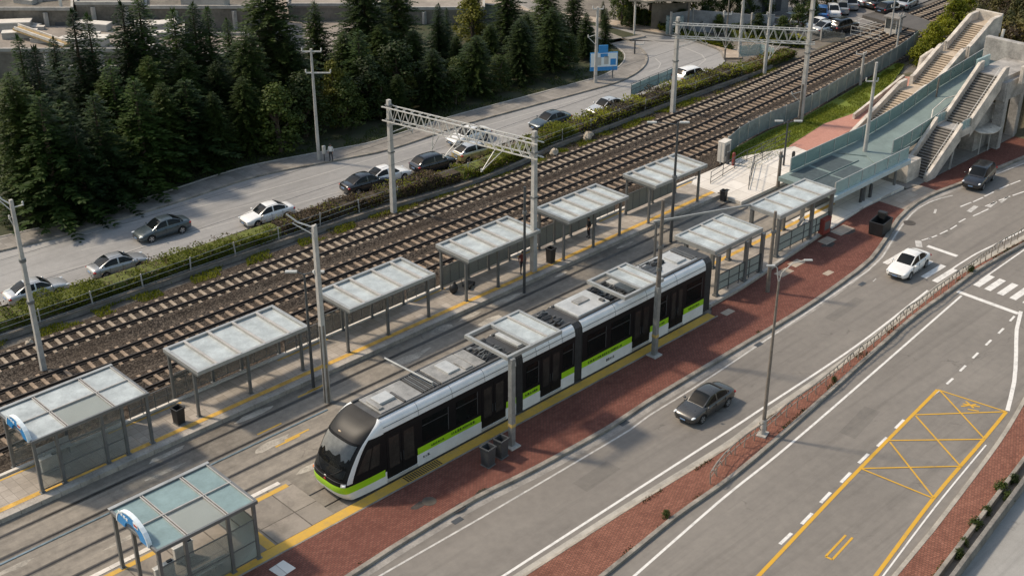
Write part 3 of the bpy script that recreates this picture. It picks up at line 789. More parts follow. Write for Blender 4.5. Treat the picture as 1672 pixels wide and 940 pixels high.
def side_mat(z, x, greens, doors):
    if any(a <= x <= b for a, b in doors): return 0 if z < .45 else 2
    if z < 1.02: return 0
    if z < 1.48: return 1 if any(a <= x <= b for a, b in greens) else (0 if any(a <= x <= b for a, b in doors) else 2)
    return 2
TRAMWIN = glass('tram_window', (.022,.024,.024), .22, .06)
SEATM = M('seat_fabric', (.22,.27,.31), .8, var=.3); INNER = M('tram_interior', (.55,.55,.53), .7, var=.2)
def cabin_inside(o, x0, x1, doors):
    MB().box(x0+.1-50,-1.55,.50,x1-.1-50,1.55,.56).build('floor', STEEL_D, o)
    MB().box(x0+.1-50,-.5,3.55,x1-.1-50,.5,3.62).build('ceiling_panel', INNER, o)
    x = x0+.7
    while x < x1-.7:
        if not any(a-.3 < x < b+.3 for a, b in doors):
            for s in (-1,1):
                MB().box(x-.25-50,s*.95-.45,1.25,x+.25-50,s*.95+.45,1.38).box(x-.30-50,s*.95-.45,1.38,x-.22-50,s*.95+.45,2.25).build('seat', SEATM, o)
        elif RND.random() < .8: MB().cyl((x-50,RND.choice((-.6,.6)),.56),(x-50,.0,3.55),.025,n=6).build('grab_pole', TR_Y0, o)
        x += 1.0
TR_Y0 = M('grab_yellow', (.5,.33,.05), .5)
def section(x0, x1, greens, doors, wins, name='car_section', front=None):
    xs = sorted({x0, x1, *[v for p in greens+doors+wins for v in p if x0 < v < x1]})
    ring = lambda x: [(x, -HW, z) for z in ZR] + [(x, -y, z) for y, z in COVE] + [(x, y, z) for y, z in COVE[::-1]] + [(x, HW, z) for z in ZR[::-1]]
    mb = MB(); R_ = [ring(x) for x in xs]; n = len(R_[0]); mats = []
    for r in R_: mb.v += [(p[0]-50, p[1], p[2]) for p in r]
    for i in range(len(xs)-1):
        xm = (xs[i]+xs[i+1])/2
        for j in range(n):
            k = (j+1) % n; za = (R_[0][j][2]+R_[0][k][2])/2; ya = abs(R_[0][j][1]+R_[0][k][1])/2
            if j == n-1: mt = 3
            elif ya < 1.2: mt = 3
            elif za > 3.7: mt = 0
            else: mt = side_mat(za, xm, greens, doors)
            if ya > 1.5 and 1.72 < za < 3.30 and any(a < xm < b for a, b in wins): continue
            mb.f.append([i*n+j,(i+1)*n+j,(i+1)*n+k,i*n+k]); mb.m.append(mt)
    mb.f.append(list(range(n))[::-1]); mb.m.append(3); mb.f.append([(len(xs)-1)*n+j for j in range(n)]); mb.m.append(3)
    o = mb.build(name, [TR_W, TR_G, TR_K, TR_R], tram, smooth=radians(30))
    cabin_inside(o, x0, x1, doors)
    for s in (-1, 1):
        for a, b in doors:
            mid = (a+b)/2
            for p, q_ in ((a+.05, mid-.015), (mid+.015, b-.05)):
                d = MB().box(p-50, s*(HW+.004)-.012, .48, q_-50, s*(HW+.004)+.012, 3.42).build('door', TR_K, o, bevel=.006)
                MB().box(p+.16-50, s*(HW+.018)-.006, 1.15, q_-.16-50, s*(HW+.018)+.006, 3.2).build('door_window', TRAMGL, d)
                MB().box((q_-.11 if p < mid else p+.08)-50, s*(HW+.035)-.02, 1.35, (q_-.08 if p < mid else p+.11)-50, s*(HW+.035)+.02, 1.9).build('door_handle', STEEL_D, d)
            MB().box(a-50, s*(HW+.02)-.03, .26, b-50, s*(HW+.02)+.03, .45).build('door_sill', STEEL_L, o, bevel=.01)
        for a, b in wins:
            w = MB().box(a-50, s*(HW+.006)-.008, 1.72, b-50, s*(HW+.006)+.008, 3.30).build('side_window', TRAMWIN, o)
            f = MB(); yb_ = s*(HW+.016)
            f.box(a-50, yb_-.004, 2.86, b-50, yb_+.004, 2.90); f.box(b-.05-50, yb_-.004, 1.72, b-50, yb_+.004, 3.30)
            f.build('window_frame', STEEL_D, w)
    # a seam between panels of the white cove
    sm = MB()
    for x in [lerp(x0, x1, t) for t in (.25,.5,.75)]:
        for s in (-1,1):
            prof = [(HW,3.72)]+COVE
            for (ya,za),(yb2,zb) in zip(prof, prof[1:]): sm.bar((x-50,s*(ya+.004),za),(x-50,s*(yb2+.004),zb+.004),.012,.012)
    for s in (-1,1): sm.box(x0-50, s*(HW-.02)-.012, 4.03, x1-50, s*(HW-.02)+.012, 4.045)
    sm.build('panel_seam', TR_C, o)
    return o
gA = [(40.0,45.0)]; dA = [(37.62,39.9),(45.05,47.1)]
A = section(37.5, 48.0, [(39.95,45.0),(47.15,48.0)], [(37.62,39.9),(45.05,47.1)], [(40.35,42.4),(43.0,44.75)])
B = section(48.6, 53.3, [(48.6,50.1),(52.1,53.3)], [(50.15,52.05)], [(48.9,50.0),(52.2,53.15)])
Cc = section(54.0, 66.7, [(54.0,58.95),(60.85,62.8),(64.45,66.7)], [(59.0,60.8),(62.85,64.4)], [(54.5,56.3),(56.8,58.7),(61.1,62.5),(64.7,66.4)])
# nose : rows of height, columns of angle round the plan
zs = [.22,.36,.50,.62,.75,.92,1.06,1.20,1.35,1.5,1.62,1.75,1.9,2.1,2.3,2.5,2.7,2.9,3.1,3.3,3.5,3.66,3.8,3.95,4.1,4.22,4.32,4.40,4.45]
XF = [(.22,34.75),(.5,34.52),(.8,34.42),(1.1,34.40),(1.5,34.50),(1.75,34.60),(2.3,34.88),(2.9,35.25),(3.3,35.55),(3.6,35.84),(3.85,36.16),(4.05,36.5),(4.2,36.85),(4.32,37.15),(4.40,37.35),(4.45,37.5)]
def xf(z):
    for (a,x),(b,y) in zip(XF, XF[1:]):
        if a <= z <= b: return lerp(x, y, (z-a)/(b-a))
    return XF[-1][1]
def hw(z):
    if z <= 3.72: return HW
    prof = [(HW,3.72)]+COVE
    for (ya,za),(yb_,zb) in zip(prof, prof[1:]):
        if z <= zb+1e-6: return lerp(ya, yb_, (z-za)/(zb-za))
    return 1.26
def S(z, ph, off=0.0):
    """point on the nose; ph -90..90 (right flank to left flank)"""
    w = hw(z)+off; x0 = xf(z)-off; depth = 37.5-x0+off*0
    c, s_ = cos(radians(ph)), sin(radians(ph)); e = .62
    y = w*(abs(s_)**e)*(1 if s_ >= 0 else -1)
    round_ = min(depth, 1.35)
    x = x0 + round_*(1-abs(c)**.75)*.75 + (depth - round_*.75)*max(0,(abs(ph)-60)/30)**1.3
    return (x-50, y, z)
phs = [-90,-86,-82,-78,-74,-70,-66,-62,-58,-54,-50,-45,-40,-34,-28,-21,-14,-7,0]
phs = phs + [-p for p in phs[-2::-1]]
def nose_mat(z, ph):
    a = abs(ph)
    if z < .75: return 0
    if z < 1.2: return 1
    if 58 < a < 66 and z > 1.35: return 0
    if z > 3.72 and a > 62: return 0
    if z > 3.55: return 4
    return 2
mb = MB(); n = len(phs)
for z in zs: mb.v += [S(z, p) for p in phs]
for i in range(len(zs)-1):
    for j in range(n-1):
        mb.f.append([i*n+j, i*n+j+1, (i+1)*n+j+1, (i+1)*n+j]); mb.m.append(nose_mat((zs[i]+zs[i+1])/2, (phs[j]+phs[j+1])/2))
mb.f.append(list(range(n))); mb.m.append(3); mb.f.append([(len(zs)-1)*n+j for j in range(n)]); mb.m.append(4)
nose = mb.build('nose', [TR_W, TR_G, TR_K, TR_R, TR_C], tram, smooth=radians(35))
def patch(z0, z1, p0, p1, off, nz=8, np_=14, name='windscreen', mat=TRAMSC, par=None, trim=None):
    g = MB()
    for i in range(nz+1):
        z = lerp(z0, z1, i/nz)
        a, b = (p0, p1) if trim is None else trim(i/nz)
        g.v += [S(z, lerp(a, b, j/np_), off) for j in range(np_+1)]
    for i in range(nz):
        for j in range(np_):
            k = i*(np_+1)+j; g.f.append([k,k+1,k+np_+2,k+np_+1]); g.m.append(0)
    return g.build(name, mat, par or nose, smooth=True)
def wind(z0, z1, off, name, mat, nz=10, wav=0, lim=47):
    g = MB(); npp = 28
    for i in range(nz+1):
        for j in range(npp+1):
            ph = lerp(-lim, lim, j/npp); zb = z0 + wav*(.55*sin(j*1.3)+.45*sin(j*.61+1)+(.5 if 8 < j < 20 else 0)); g.v.append(S(lerp(zb, z1, i/nz), ph*(1-.06*(1-i/nz)), off))
    for i in range(nz):
        for j in range(npp): k = i*(npp+1)+j; g.f.append([k,k+1,k+npp+2,k+npp+1]); g.m.append(0)
    return g.build(name, mat, nose, smooth=True)
wind(2.62, 3.40, .006, 'sky_reflection', M('sky_reflection', (.62,.64,.63), .8, var=.25, scale=3), wav=.16, lim=44)  # pale patch painting the sky's reflection; wavy lower edge gives the dark silhouettes
wind(1.66, 2.15, .006, 'dashboard', M('dashboard', (.075,.08,.082), .8, var=.3), wav=.03, lim=43)
wind(1.62, 3.46, .016, 'windscreen', glass('cab_glass', (.035,.038,.04), .10, .05), 12, 0, 47)
for s in (-1,1):
    patch(1.75, 3.1, s*70, s*78.5, .012, 6, 4, 'side_window', TRAMGL, trim=lambda t, s=s: (s*lerp(68.5,72,t), s*78.5))
    patch(1.75, 3.15, s*79.5, s*86.5, .012, 6, 4, 'side_window', TRAMGL)
    patch(1.22, 1.42, s*38, s*55, .02, 3, 5, 'headlight', LAMP)
    g = MB(); p = S(1.30, s*46, .03); g.ball(p, (.05,.07,.06), 10, 6); p = S(1.31, s*51, .03); g.ball(p, (.05,.07,.06), 10, 6); g.build('lamp_bulb', LAMP_O if s>0 else LAMP, nose, smooth=True)
    g = MB()
    for k in range(6): g.bar(S(lerp(1.68,2.2,k/6), s*lerp(6,30,k/6), .035), S(lerp(1.68,2.2,(k+1)/6), s*lerp(6,30,(k+1)/6), .035), .03)
    g.build('wiper', BLACK, nose)
# badge under the screen, small red and pale mark above it
g = MB(); g.ball(S(1.5, 0, .03), (.03,.13,.07), 12, 6); g.build('badge', CHROME, nose, smooth=True)
g = MB(); g.ball(S(1.31, 0, .02), (.03,.10,.08), 10, 6); g.build('emblem', LAMP_R, nose, smooth=True)
g = MB(); g.ball(S(3.66, 4, .0), (.05,.14,.06), 8, 5); g.build('roof_mark', M('pale_mark', (.6,.45,.3), .5), nose, smooth=True)
# dark lip between windscreen and hood
g = MB()
for k in range(16): g.bar(S(3.5, lerp(-50,50,k/16), .012), S(3.5, lerp(-50,50,(k+1)/16), .012), .035)
g.build('screen_frame', TR_K, nose)
g = MB()
for k in range(14): g.bar(S(1.45, lerp(-56,56,k/14), .012), S(1.45, lerp(-56,56,(k+1)/14), .012), .03)
g.build('nose_trim', STEEL_D, nose)
# bellows
for a, b in ((48.0,48.6),(53.3,54.0),(66.7,67.5)):
    mb = MB(); rings = []; k = 9
    for i in range(k):
        x = lerp(a-.01, b+.01, i/(k-1)); d = .02 if i % 2 else -.06
        rings.append([(x-50,y*(1+d/HW),z) for y, z in [(-1.62,.3),(-1.62,3.7),(-1.55,4.15),(-1.25,4.42),(1.25,4.42),(1.55,4.15),(1.62,3.7),(1.62,.3)]])
    loft(rings, mb); mb.build('bellows', BELLOW, tram)
# writing-like marks on the green band, small marks on the skirt
r3 = random.Random(3)
def marks(par, x0, x1, z, h=.16, mat=TR_T):
    g = MB(); x = x0
    while x < x1:
        w = r3.uniform(.05,.16); hh = h*r3.uniform(.5,1); g.box(x-50,-HW-.006,z-hh/2,x+w-50,-HW+.001,z+hh/2); x += w+r3.uniform(.03,.09)
    g.box(x0-50,-HW-.004,z-h*.5-.012,x-50,-HW+.001,z-h*.5+.012); g.build('lettering', mat, par)
marks(A,41.0,42.0,1.24,.14); marks(A,42.6,44.4,1.28,.18); marks(B,48.8,49.8,1.24); marks(Cc,54.6,57.8,1.22,.18); marks(Cc,61.2,62.4,1.25); marks(Cc,65.0,66.2,1.25)
marks(A,40.35,40.8,.72,.16,STEEL_D); marks(Cc,56.4,57.1,.66,.2,STEEL_D)
# roof : edge troughs, lids, louvres, cable runs
def lid(par, x0, x1, y0, y1, h, mat=TR_P, z=4.45, bev=.04, name='roof_panel'):
    return MB().box(x0-50,y0,z-.01,x1-50,y1,z+h).build(name, mat, par, bevel=bev)
def louvre(par, x0, x1, y0, y1, nn, h=.13, z=4.45):
    g = MB().box(x0-50,y0,z-.005,x1-50,y1,z+.04,0)
    for k in range(nn):
        x = lerp(x0, x1, (k+.5)/nn); g.box(x-.04-50,y0+.05,z+.03,x+.04-50,y1-.05,z+h,1 if k % 2 else 0)
    return g.build('roof_louvre', [TR_R, STEEL], par)
def cables(par, x0, x1, y0, y1, nn, seed, z=4.47):
    r = random.Random(seed); g = MB().box(x0-50,y0,z-.02,x1-50,y1,z+.02,0)
    for k in range(nn):
        y = r.uniform(y0+.1,y1-.1); p = [(lerp(x0,x1,i/5)-50, y+r.uniform(-.16,.16), z+.06+r.uniform(0,.12)) for i in range(6)]
        g.tube(p, r.uniform(.025,.05), 6, r.choice((0,1,1,2)))
    for k in range(nn//2):
        x = r.uniform(x0,x1-.3); y = r.uniform(y0,y1-.3); g.box(x-50,y,z,x+r.uniform(.15,.4)-50,y+r.uniform(.12,.4),z+r.uniform(.08,.25),r.choice((0,1,2)))
    return g.build('cable_tray', [BLACK, TR_R, STEEL], par)
for o, a, b in ((A,37.5,48),(B,48.6,53.3),(Cc,54,66.7)):
    for s in (-1,1):
        MB().box(a-50,s*1.16-.07,4.44,b-50,s*1.16+.07,4.56).build('roof_rail', TR_R, o, bevel=.02)
lid(A,37.9,41.0,-1.0,1.05,.10); lid(A,38.35,39.5,-.35,.55,.26,TR_PL); lid(A,38.0,38.35,-.7,.5,.22,TR_P)
lid(A,39.6,39.75,-1.05,.3,.2,TR_R); louvre(A,41.05,42.5,-1.0,1.05,9); lid(A,42.55,45.2,-1.0,1.05,.14); lid(A,43.4,44.3,-.6,.7,.26,TR_PL); lid(A,44.5,45.1,-.9,.2,.22)
lid(A,45.25,46.1,-1.0,1.05,.12); cables(A,46.15,47.9,-1.0,1.05,10,4)
lid(B,48.75,51.2,-1.05,1.05,.16,TR_PL); lid(B,49.3,50.6,-.5,.75,.27,TR_PL); cables(B,51.3,53.2,-1.05,1.05,12,5)
lid(Cc,54.15,57.2,-1.12,1.12,.20,TR_PL,bev=.07); lid(Cc,55.2,56.3,-.1,.55,.30,TR_P); lid(Cc,56.7,56.95,-.9,-.5,.32,TR_R)
cables(Cc,57.3,59.0,-1.05,1.05,16,6); lid(Cc,59.1,62.2,-1.05,1.05,.16,TR_PL); cables(Cc,60.2,61.2,-.9,.2,7,8,4.62)
lid(Cc,62.3,66.4,-1.08,1.08,.14,TR_PL,bev=.06); cables(Cc,63.0,64.2,.0,.9,7,9,4.59); lid(Cc,64.6,65.6,-.7,.5,.28,TR_PL); louvre(Cc,65.8,66.5,-1,1,5,.22)
# running gear just showing under the skirt
for x in (40.5,46,51,57,63.5):
    g = MB()
    for s in (-1,1):
        for dx in (-.9,.9): g.cyl((x+dx-50,s*.68,.32),(x+dx-50,s*.82,.32),.30,n=18)
    g.box(x-1.3-50,-.9,.16,x+1.3-50,.9,.5); g.build('bogie', BLACK, tram)
# pantograph lying folded on the rear car
g = MB()
for s in (-1,1):
    g.tube([(11.4,s*.55,4.72),(12.9,s*.45,4.98),(11.7,s*.3,5.1)], .03, 6)
g.tube([(11.7,-.75,5.12),(11.7,.75,5.12)], .03, 6); g.box(11.2,-.6,4.6,13.1,.6,4.68); g.build('pantograph', STEEL_D, Cc)
a_, b_ = G(628,584,4.95), G(706,624,4.75)
MB().tube([(a_[0]-50,a_[1]-YC,4.95),(b_[0]-50,b_[1]-YC,4.75)], .055, 6).tube([(b_[0]-50,b_[1]-YC,4.4),(b_[0]-50,b_[1]-YC,4.8)], .05, 6).build('roof_boom', STEEL_L, A)
# ================================================================ SHELTERS, CANOPIES, PLATFORM THINGS
FR = M('shelter_frame', (.155,.16,.16), .45, .35, var=.2, scale=1.5)
FRL = M('shelter_top', (.33,.335,.325), .45, .3, var=.2, scale=1.5)
FRR = M('shelter_rafter', (.40,.38,.355), .5, .25, var=.2, scale=1.5)
BLUE_S = M('blue_sign', (.025,.22,.52), .4, 0, var=.12)
WHITE_S = M('white_sign', (.68,.74,.76), .4, 0, var=.1)
def roof_frame(m, x0, x1, y0, y1, z, w=.22, h=.27):
    m.box(x0,y0,z-h,x1,y0+w,z); m.box(x0,y1-w,z-h,x1,y1,z); m.box(x0,y0+w+.002,z-h,x0+w,y1-w-.002,z-.003); m.box(x1-w,y0+w+.002,z-h,x1,y1-w-.002,z-.003); return m
def shelter(label, x0, x1, y0, y1, yf, yb, zb, zr=3.9, fx=None, bx=None, rafters=4, front_open=True, group='glass roofed shelters along the far platform', name='tram_shelter', mesh_mat=GLS_W, extra=None, rot=0.0):
    t = thing(name, label, 'shelter', ((x0+x1)/2,(y0+y1)/2,zb), rot, group)
    roof_frame(MB(), x0,x1,y0,y1,zr).build('roof_frame', FRL, t, world=True, bevel=.015)
    MB().box(x0+.19,y0+.19,zr-.20,x1-.19,y1-.19,zr-.165).build('roof_panel', FROST, t, world=True)
    for k in range(rafters):
        x = lerp(x0,x1,(k+.75)/(rafters+.5)) + RND.uniform(-.15,.15)
        MB().box(x-.085,y0+.1,zr-.16,x+.085,y1-.12,zr+.02+.01*(k%2)).build('rafter', FRR, t, world=True, bevel=.015)
    for x in fx: 
        MB().box(x-.085,yf-.085,zb,x+.085,yf+.085,zr-.2).box(x-.15,yf-.15,zb-.01,x+.15,yf+.15,zb+.03).build('post', FR, t, world=True, bevel=.012)
    for x in bx: MB().box(x-.085,yb-.085,zb,x+.085,yb+.085,zr-.2).box(x-.15,yb-.15,zb-.01,x+.15,yb+.15,zb+.03).build('post', FR, t, world=True, bevel=.012)
    for a, b in zip(bx, bx[1:]):
        gp = MB().box(a+.12,yb-.012,zb+.25,b-.12,yb+.012,zb+1.75).build('back_panel', mesh_mat, t, world=True)
        g = MB(); g.box(a+.1,yb-.02,zb+1.75,b-.1,yb+.02,zb+1.80); g.box(a+.1,yb-.02,zb+.2,b-.1,yb+.02,zb+.25)
        nm = max(1,int((b-a)/.8))
        for i in range(1,nm): x = lerp(a,b,i/nm); g.box(x-.015,yb-.016,zb+.25,x+.015,yb+.016,zb+1.75)
        g.build('panel_frame', STEEL, gp, world=False) if False else g.build('panel_frame', STEEL, t, world=True)
    # cross beams under the roof ends
    MB().box(x0+.03,y0+.1,zr-.42,x0+.13,y1-.1,zr-.29).build('cross_beam', FR, t, world=True); MB().box(x1-.13,y0+.1,zr-.42,x1-.03,y1-.1,zr-.29).build('cross_beam', FR, t, world=True)
    if extra: extra(t)
    return t
Z = .3
shelter('shelter beside the black litter bin, second from the left on the far platform', 33.4,41.7,61.75,65.8,62.55,65.35,Z, fx=[33.55,37.4,41.5], bx=[33.5,36.4,38.6,41.6])
shelter('shelter partly behind the tall concrete pole, third from left on the far platform', 44.95,52.5,61.65,65.4,62.3,65.0,Z, fx=[45.1,48.6,52.3], bx=[45.1,46.7,49.3,52.2])
shelter('frosted shelter with dark bundles inside, left of the near gantry\'s right pole', 55.6,62.9,61.6,65.2,62.15,64.8,Z, fx=[55.8,59.0,62.7], bx=[55.75,58.4,60.5,62.7])
shelter('frosted glass shelter just right of the near gantry\'s right pole', 65.5,72.4,61.15,64.75,61.85,64.5,Z, fx=[65.7,69.1,72.2], bx=[65.7,67.4,69.3,72.2])
shelter('farthest shelter on the far platform, next to the white paved area', 75.4,82.1,60.95,64.5,61.7,64.15,Z, fx=[75.6,82.0], bx=[75.6,79.0,82.0])

def arch_sign(t, x, y0, y1, z, emblem=True):
    """blue arch board with a white hood, across the end of a shelter roof"""
    n = 14; yc = (y0+y1)/2; R0 = (y1-y0)/2
    def arc(r, k): a = pi*(k/n); return (yc+r*cos(a), z-.05+r*.72*sin(a))
    def band(ra, rb, xa, xb):
        g = MB()
        for k in range(n+1):
            for r in (ra, rb):
                y, zz = arc(r, k); g.v += [(xa,y,zz),(xb,y,zz)]
        for k in range(n):
            a = k*4; b = a+4
            for q in ((a,b,b+1,a+1),(a+2,a+3,b+3,b+2),(a,a+2,b+2,b),(a+1,b+1,b+3,a+3)): g.f.append(list(q)); g.m.append(0)
        g.f += [[0,1,3,2],[n*4,n*4+2,n*4+3,n*4+1]]; g.m += [0,0]; return g
    band(R0*.50, R0, x-.10, x+.02).build('sign_face', BLUE_S, t, world=True)
    band(R0*.99, R0*1.05, x-.12, x+.12).build('sign_hood', WHITE_S, t, world=True)
    if emblem:
        g = MB(); ya, za = arc(R0*.82, 9)
        g.box(x-.125,ya-.22,za-.16,x-.10,ya+.22,za+.16,0); g.box(x-.135,ya-.16,za-.08,x-.12,ya+.16,za+.05,1); g.build('emblem', [WHITE_S, LAMP_R], t, world=True)
        ya, za = arc(R0*.82, 4); g = MB()
        for k in range(4): g.box(x-.125,ya-.5+k*.25,za-.08+.03*k,x-.10,ya-.33+k*.25,za+.06+.03*k)
        g.build('sign_lettering', WHITE_S, t, world=True)
def big_shelter(label, x0, x1, y0, y1, zb, zr, posts, walls, roofm, sign_y, purlin=True):
    t = thing('glass_shelter', label, 'shelter', ((x0+x1)/2,(y0+y1)/2,zb), 0, 'large glass shelters at the left end of the platforms')
    roof_frame(MB(), x0,x1,y0,y1,zr,.13,.2).build('roof_frame', FR, t, world=True, bevel=.012)
    MB().box(x0-.02,y1-.12,zr+.002,x1+.02,y1+.10,zr+.05).build('gutter', FRL, t, world=True, bevel=.01)
    cols = [x0+.1, lerp(x0,x1,.30), lerp(x0,x1,.70), x1-.1]; ym = (y0+y1)/2
    for i in range(3):
        for a, b, k in ((y0+.1,ym-.03,0),(ym+.03,y1-.1,1)):
            mt = (GLS if (i == 1 and k == 0) else roofm)
            MB().box(cols[i]+.03,a,zr-.10,cols[i+1]-.03,b,zr-.07).build('roof_pane', mt, t, world=True)
    for x in cols[1:3]:
        MB().box(x-.10,y0+.1,zr-.09,x-.04,y1-.1,zr+.02).box(x+.03,y0+.1,zr-.09,x+.08,y1-.1,zr+.02).build('rafter', FRR, t, world=True)
    MB().box(x1-.22,y0+.1,zr-.05,x1-.17,y1-.1,zr+.03).build('rafter', FRR, t, world=True)
    MB().box(x0+.1,ym-.035,zr-.09,x1-.1,ym+.035,zr+.035).build('purlin', FRR, t, world=True)
    for x, y in posts: MB().box(x-.09,y-.09,zb,x+.09,y+.09,zr-.15).box(x-.16,y-.16,zb-.01,x+.16,y+.16,zb+.04).build('post', FR, t, world=True, bevel=.012)
    for (xa,ya),(xb,yb_) in walls:
        g = MB().bar((xa,ya,zb+1.35),(xb,yb_,zb+1.35),.025,2.5); g.build('glass_wall', GLS, t, world=True)
        for zz in (.15,1.2,2.55): MB().bar((xa,ya,zb+zz),(xb,yb_,zb+zz),.05,.05).build('wall_rail', FR, t, world=True)
    arch_sign(t, x0+.02, *sign_y, zr-.05)
    return t
big_shelter('large glass shelter with a blue arch sign on the far platform, leftmost of all', 22.7,30.1,61.75,66.2,.3,3.9,
   [(22.85,61.95),(24.2,61.95),(27.0,61.95),(28.3,61.95),(29.95,62.0),(22.8,65.4),(29.8,65.3),(26.2,65.4)],
   [((22.9,61.95),(24.1,61.95)),((24.3,61.95),(26.9,61.95)),((27.1,61.95),(28.2,61.95)),((22.9,65.4),(26.1,65.4)),((26.3,65.4),(29.7,65.3))], FROST, (62.0,64.6))
big_shelter('large glass shelter with teal roof panes and blue arch sign in the bottom left foreground', 22.75,28.7,48.5,53.2,.13,3.9,
   [(22.9,48.65),(24.4,48.65),(26.9,48.65),(28.5,48.7),(22.9,53.05),(28.5,53.05),(22.85,51.0)],
   [((23.0,48.65),(24.3,48.65)),((24.5,48.65),(26.8,48.65)),((27.0,48.65),(28.4,48.68)),((28.5,48.8),(28.5,52.9))], FROST_T, (49.2,52.2))
# seats and gates inside the two big shelters
def bench(label, x, y, z, L, rz=0.0, cat='bench'):
    t = thing('bench', label, cat, (x,y,z), rz)
    MB().box(-L/2,-.22,.42,L/2,.22,.47).build('seat', STEEL_L, t, bevel=.01); MB().box(-L/2,.20,.55,L/2,.25,.95).build('backrest', STEEL_L, t, bevel=.01)
    for s in (-1,1): MB().box(s*L*.4-.03,-.2,0,s*L*.4+.03,.2,.42).build('leg', STEEL_D, t)
    return t
bench('metal bench inside the teal roofed shelter in the bottom left foreground', 25.6,49.4,.13,2.4,pi)
bench('metal bench inside the leftmost glass shelter', 25.0,64.7,.3,2.2)
def gate(label, x, y, z, rz=0.0, mat=STEEL_W):
    t = thing('ticket_gate', label, 'ticket gate', (x,y,z), rz)
    MB().box(-.55,-.13,0,.55,.13,.95).box(-.6,-.16,.95,.6,.16,1.02).build('housing', mat, t, bevel=.03)
    MB().box(-.05,.13,.5,.05,.65,.9).build('flap', GLS, t)
    MB().box(.2,-.08,1.02,.5,.08,1.10).build('reader', BLACK, t)
    return t
gate('pale ticket gate nearest the entrance inside the teal roofed shelter', 24.0,50.6,.13); gate('ticket gate set behind the bench in the teal roofed shelter', 25.6,51.4,.13)
gate('ticket gate inside the leftmost glass shelter, near its sign', 24.2,63.6,.3)

def canopy(label, base, post_h, corners, z, name='tram_canopy'):
    bx_, by_ = base
    t = thing(name, label, 'canopy', (bx_,by_,.13), 0, 'post mounted glass canopies reaching over the tram')
    MB().box(bx_-.16,by_-.16,.13,bx_+.16,by_+.16,z-.12).build('post', M('canopy_post', (.24,.245,.24), .5, .3, var=.25), t, world=True, bevel=.02)
    MB().box(bx_-.4,by_-.4,.10,bx_+.4,by_+.4,.22).build('base_plate', CONC, t, world=True, bevel=.03)
    MB().box(bx_-.17,by_-.17,1.55,bx_+.17,by_+.17,1.78).build('warning_band', TR_Y, t, world=True)
    x0,x1,y0,y1 = corners
    roof_frame(MB(), x0,x1,y0,y1,z,.2,.24).build('roof_frame', FRL, t, world=True, bevel=.02)
    xm = lerp(x0,x1,.45)
    MB().box(xm,y0+.2,z-.12,x1-.2,y1-.2,z-.09).build('roof_panel', FROST, t, world=True)
    MB().box(xm-.1,y0+.1,z-.2,xm+.1,y1-.1,z+.02).build('rafter', FRL, t, world=True, bevel=.02)
    MB().box(lerp(xm,x1,.55)-.07,y0+.1,z-.16,lerp(xm,x1,.55)+.07,y1-.1,z+.02).build('rafter', FRR, t, world=True, bevel=.02)
    return t
TR_Y = M('warning_yellow', (.42,.30,.10), .7, 0, var=.4)
c1 = canopy('glass canopy on a post by the two bins, over the front of the tram', (45.45,46.75), 6.4, (45.2,49.8,46.85,50.6), 6.4)

c2 = canopy('glass canopy on a grey post over the rear half of the tram', (59.9,47.75), 5.5, (57.0,60.9,48.1,51.5), 5.5)
MB().cyl((59.9,47.75,5.4),(59.9,47.75,11.6),.17,.10,12).build('mast', M('mast_rust', (.16,.14,.12), .7, .2, var=.4), c2, world=True, smooth=True)
for zz in (6.6,8.2): MB().cyl((59.9,47.75,zz),(59.9,47.75,zz+.2),.2,n=12).build('band', STEEL, c2, world=True)

# rear platform shelters
def rear(label, x0, x1, y0, y1, zr, base_y0, base_y1, rail=True):
    t = thing('platform_shelter', label, 'shelter', ((x0+x1)/2,(y0+y1)/2,.3), 0, 'steel framed shelters on the platform behind the tram')
    roof_frame(MB(), x0,x1,y0,y1,zr,.2,.34).build('roof_frame', FRL, t, world=True, bevel=.02)
    xs_ = [x0+.15, *[lerp(x0,x1,k/4) for k in (1,2,3)], x1-.15]
    for a, b in zip(xs_, xs_[1:]): MB().box(a+.04,y0+.15,zr-.13,b-.04,y1-.15,zr-.10).build('roof_pane', FROST, t, world=True)
    for x in xs_[1:-1]: MB().box(x-.07,y0+.1,zr-.15,x+.07,y1-.1,zr+.02).build('rafter', FRR, t, world=True, bevel=.01)
    for k, x in enumerate((x0+.2,lerp(x0,x1,.62),x1-.2)):
        for y in (base_y0,base_y1):
            MB().box(x-.13,y-.13,.28,x+.13,y+.13,zr-.3).box(x-.2,y-.2,.28,x+.2,y+.2,.42).build('post', FR, t, world=True, bevel=.015)
    gw = MB()
    gw.box(x0+.4,base_y0-.015,.7,x1-.4,base_y0+.015,1.9); gw.build('glass_wall', GLS, t, world=True)
    f = MB()
    for zz in (.66,1.25,1.92): f.box(x0+.3,base_y0-.03,zz-.025,x1-.3,base_y0+.03,zz+.025)
    for k in range(5): x = lerp(x0+.4,x1-.4,k/4); f.box(x-.025,base_y0-.03,.36,x+.025,base_y0+.03,1.92)
    f.build('guard_rail', STEEL_D, t, world=True)
    return t
rear('low steel shelter with tilted eave right behind the tail of the tram', 69.3,75.1,50.2,54.0,3.9,50.0,53.0)
rear('large steel shelter at the foot of the glass bridge, second behind the tram', 77.8,85.4,50.55,53.6,3.9,50.75,53.3)
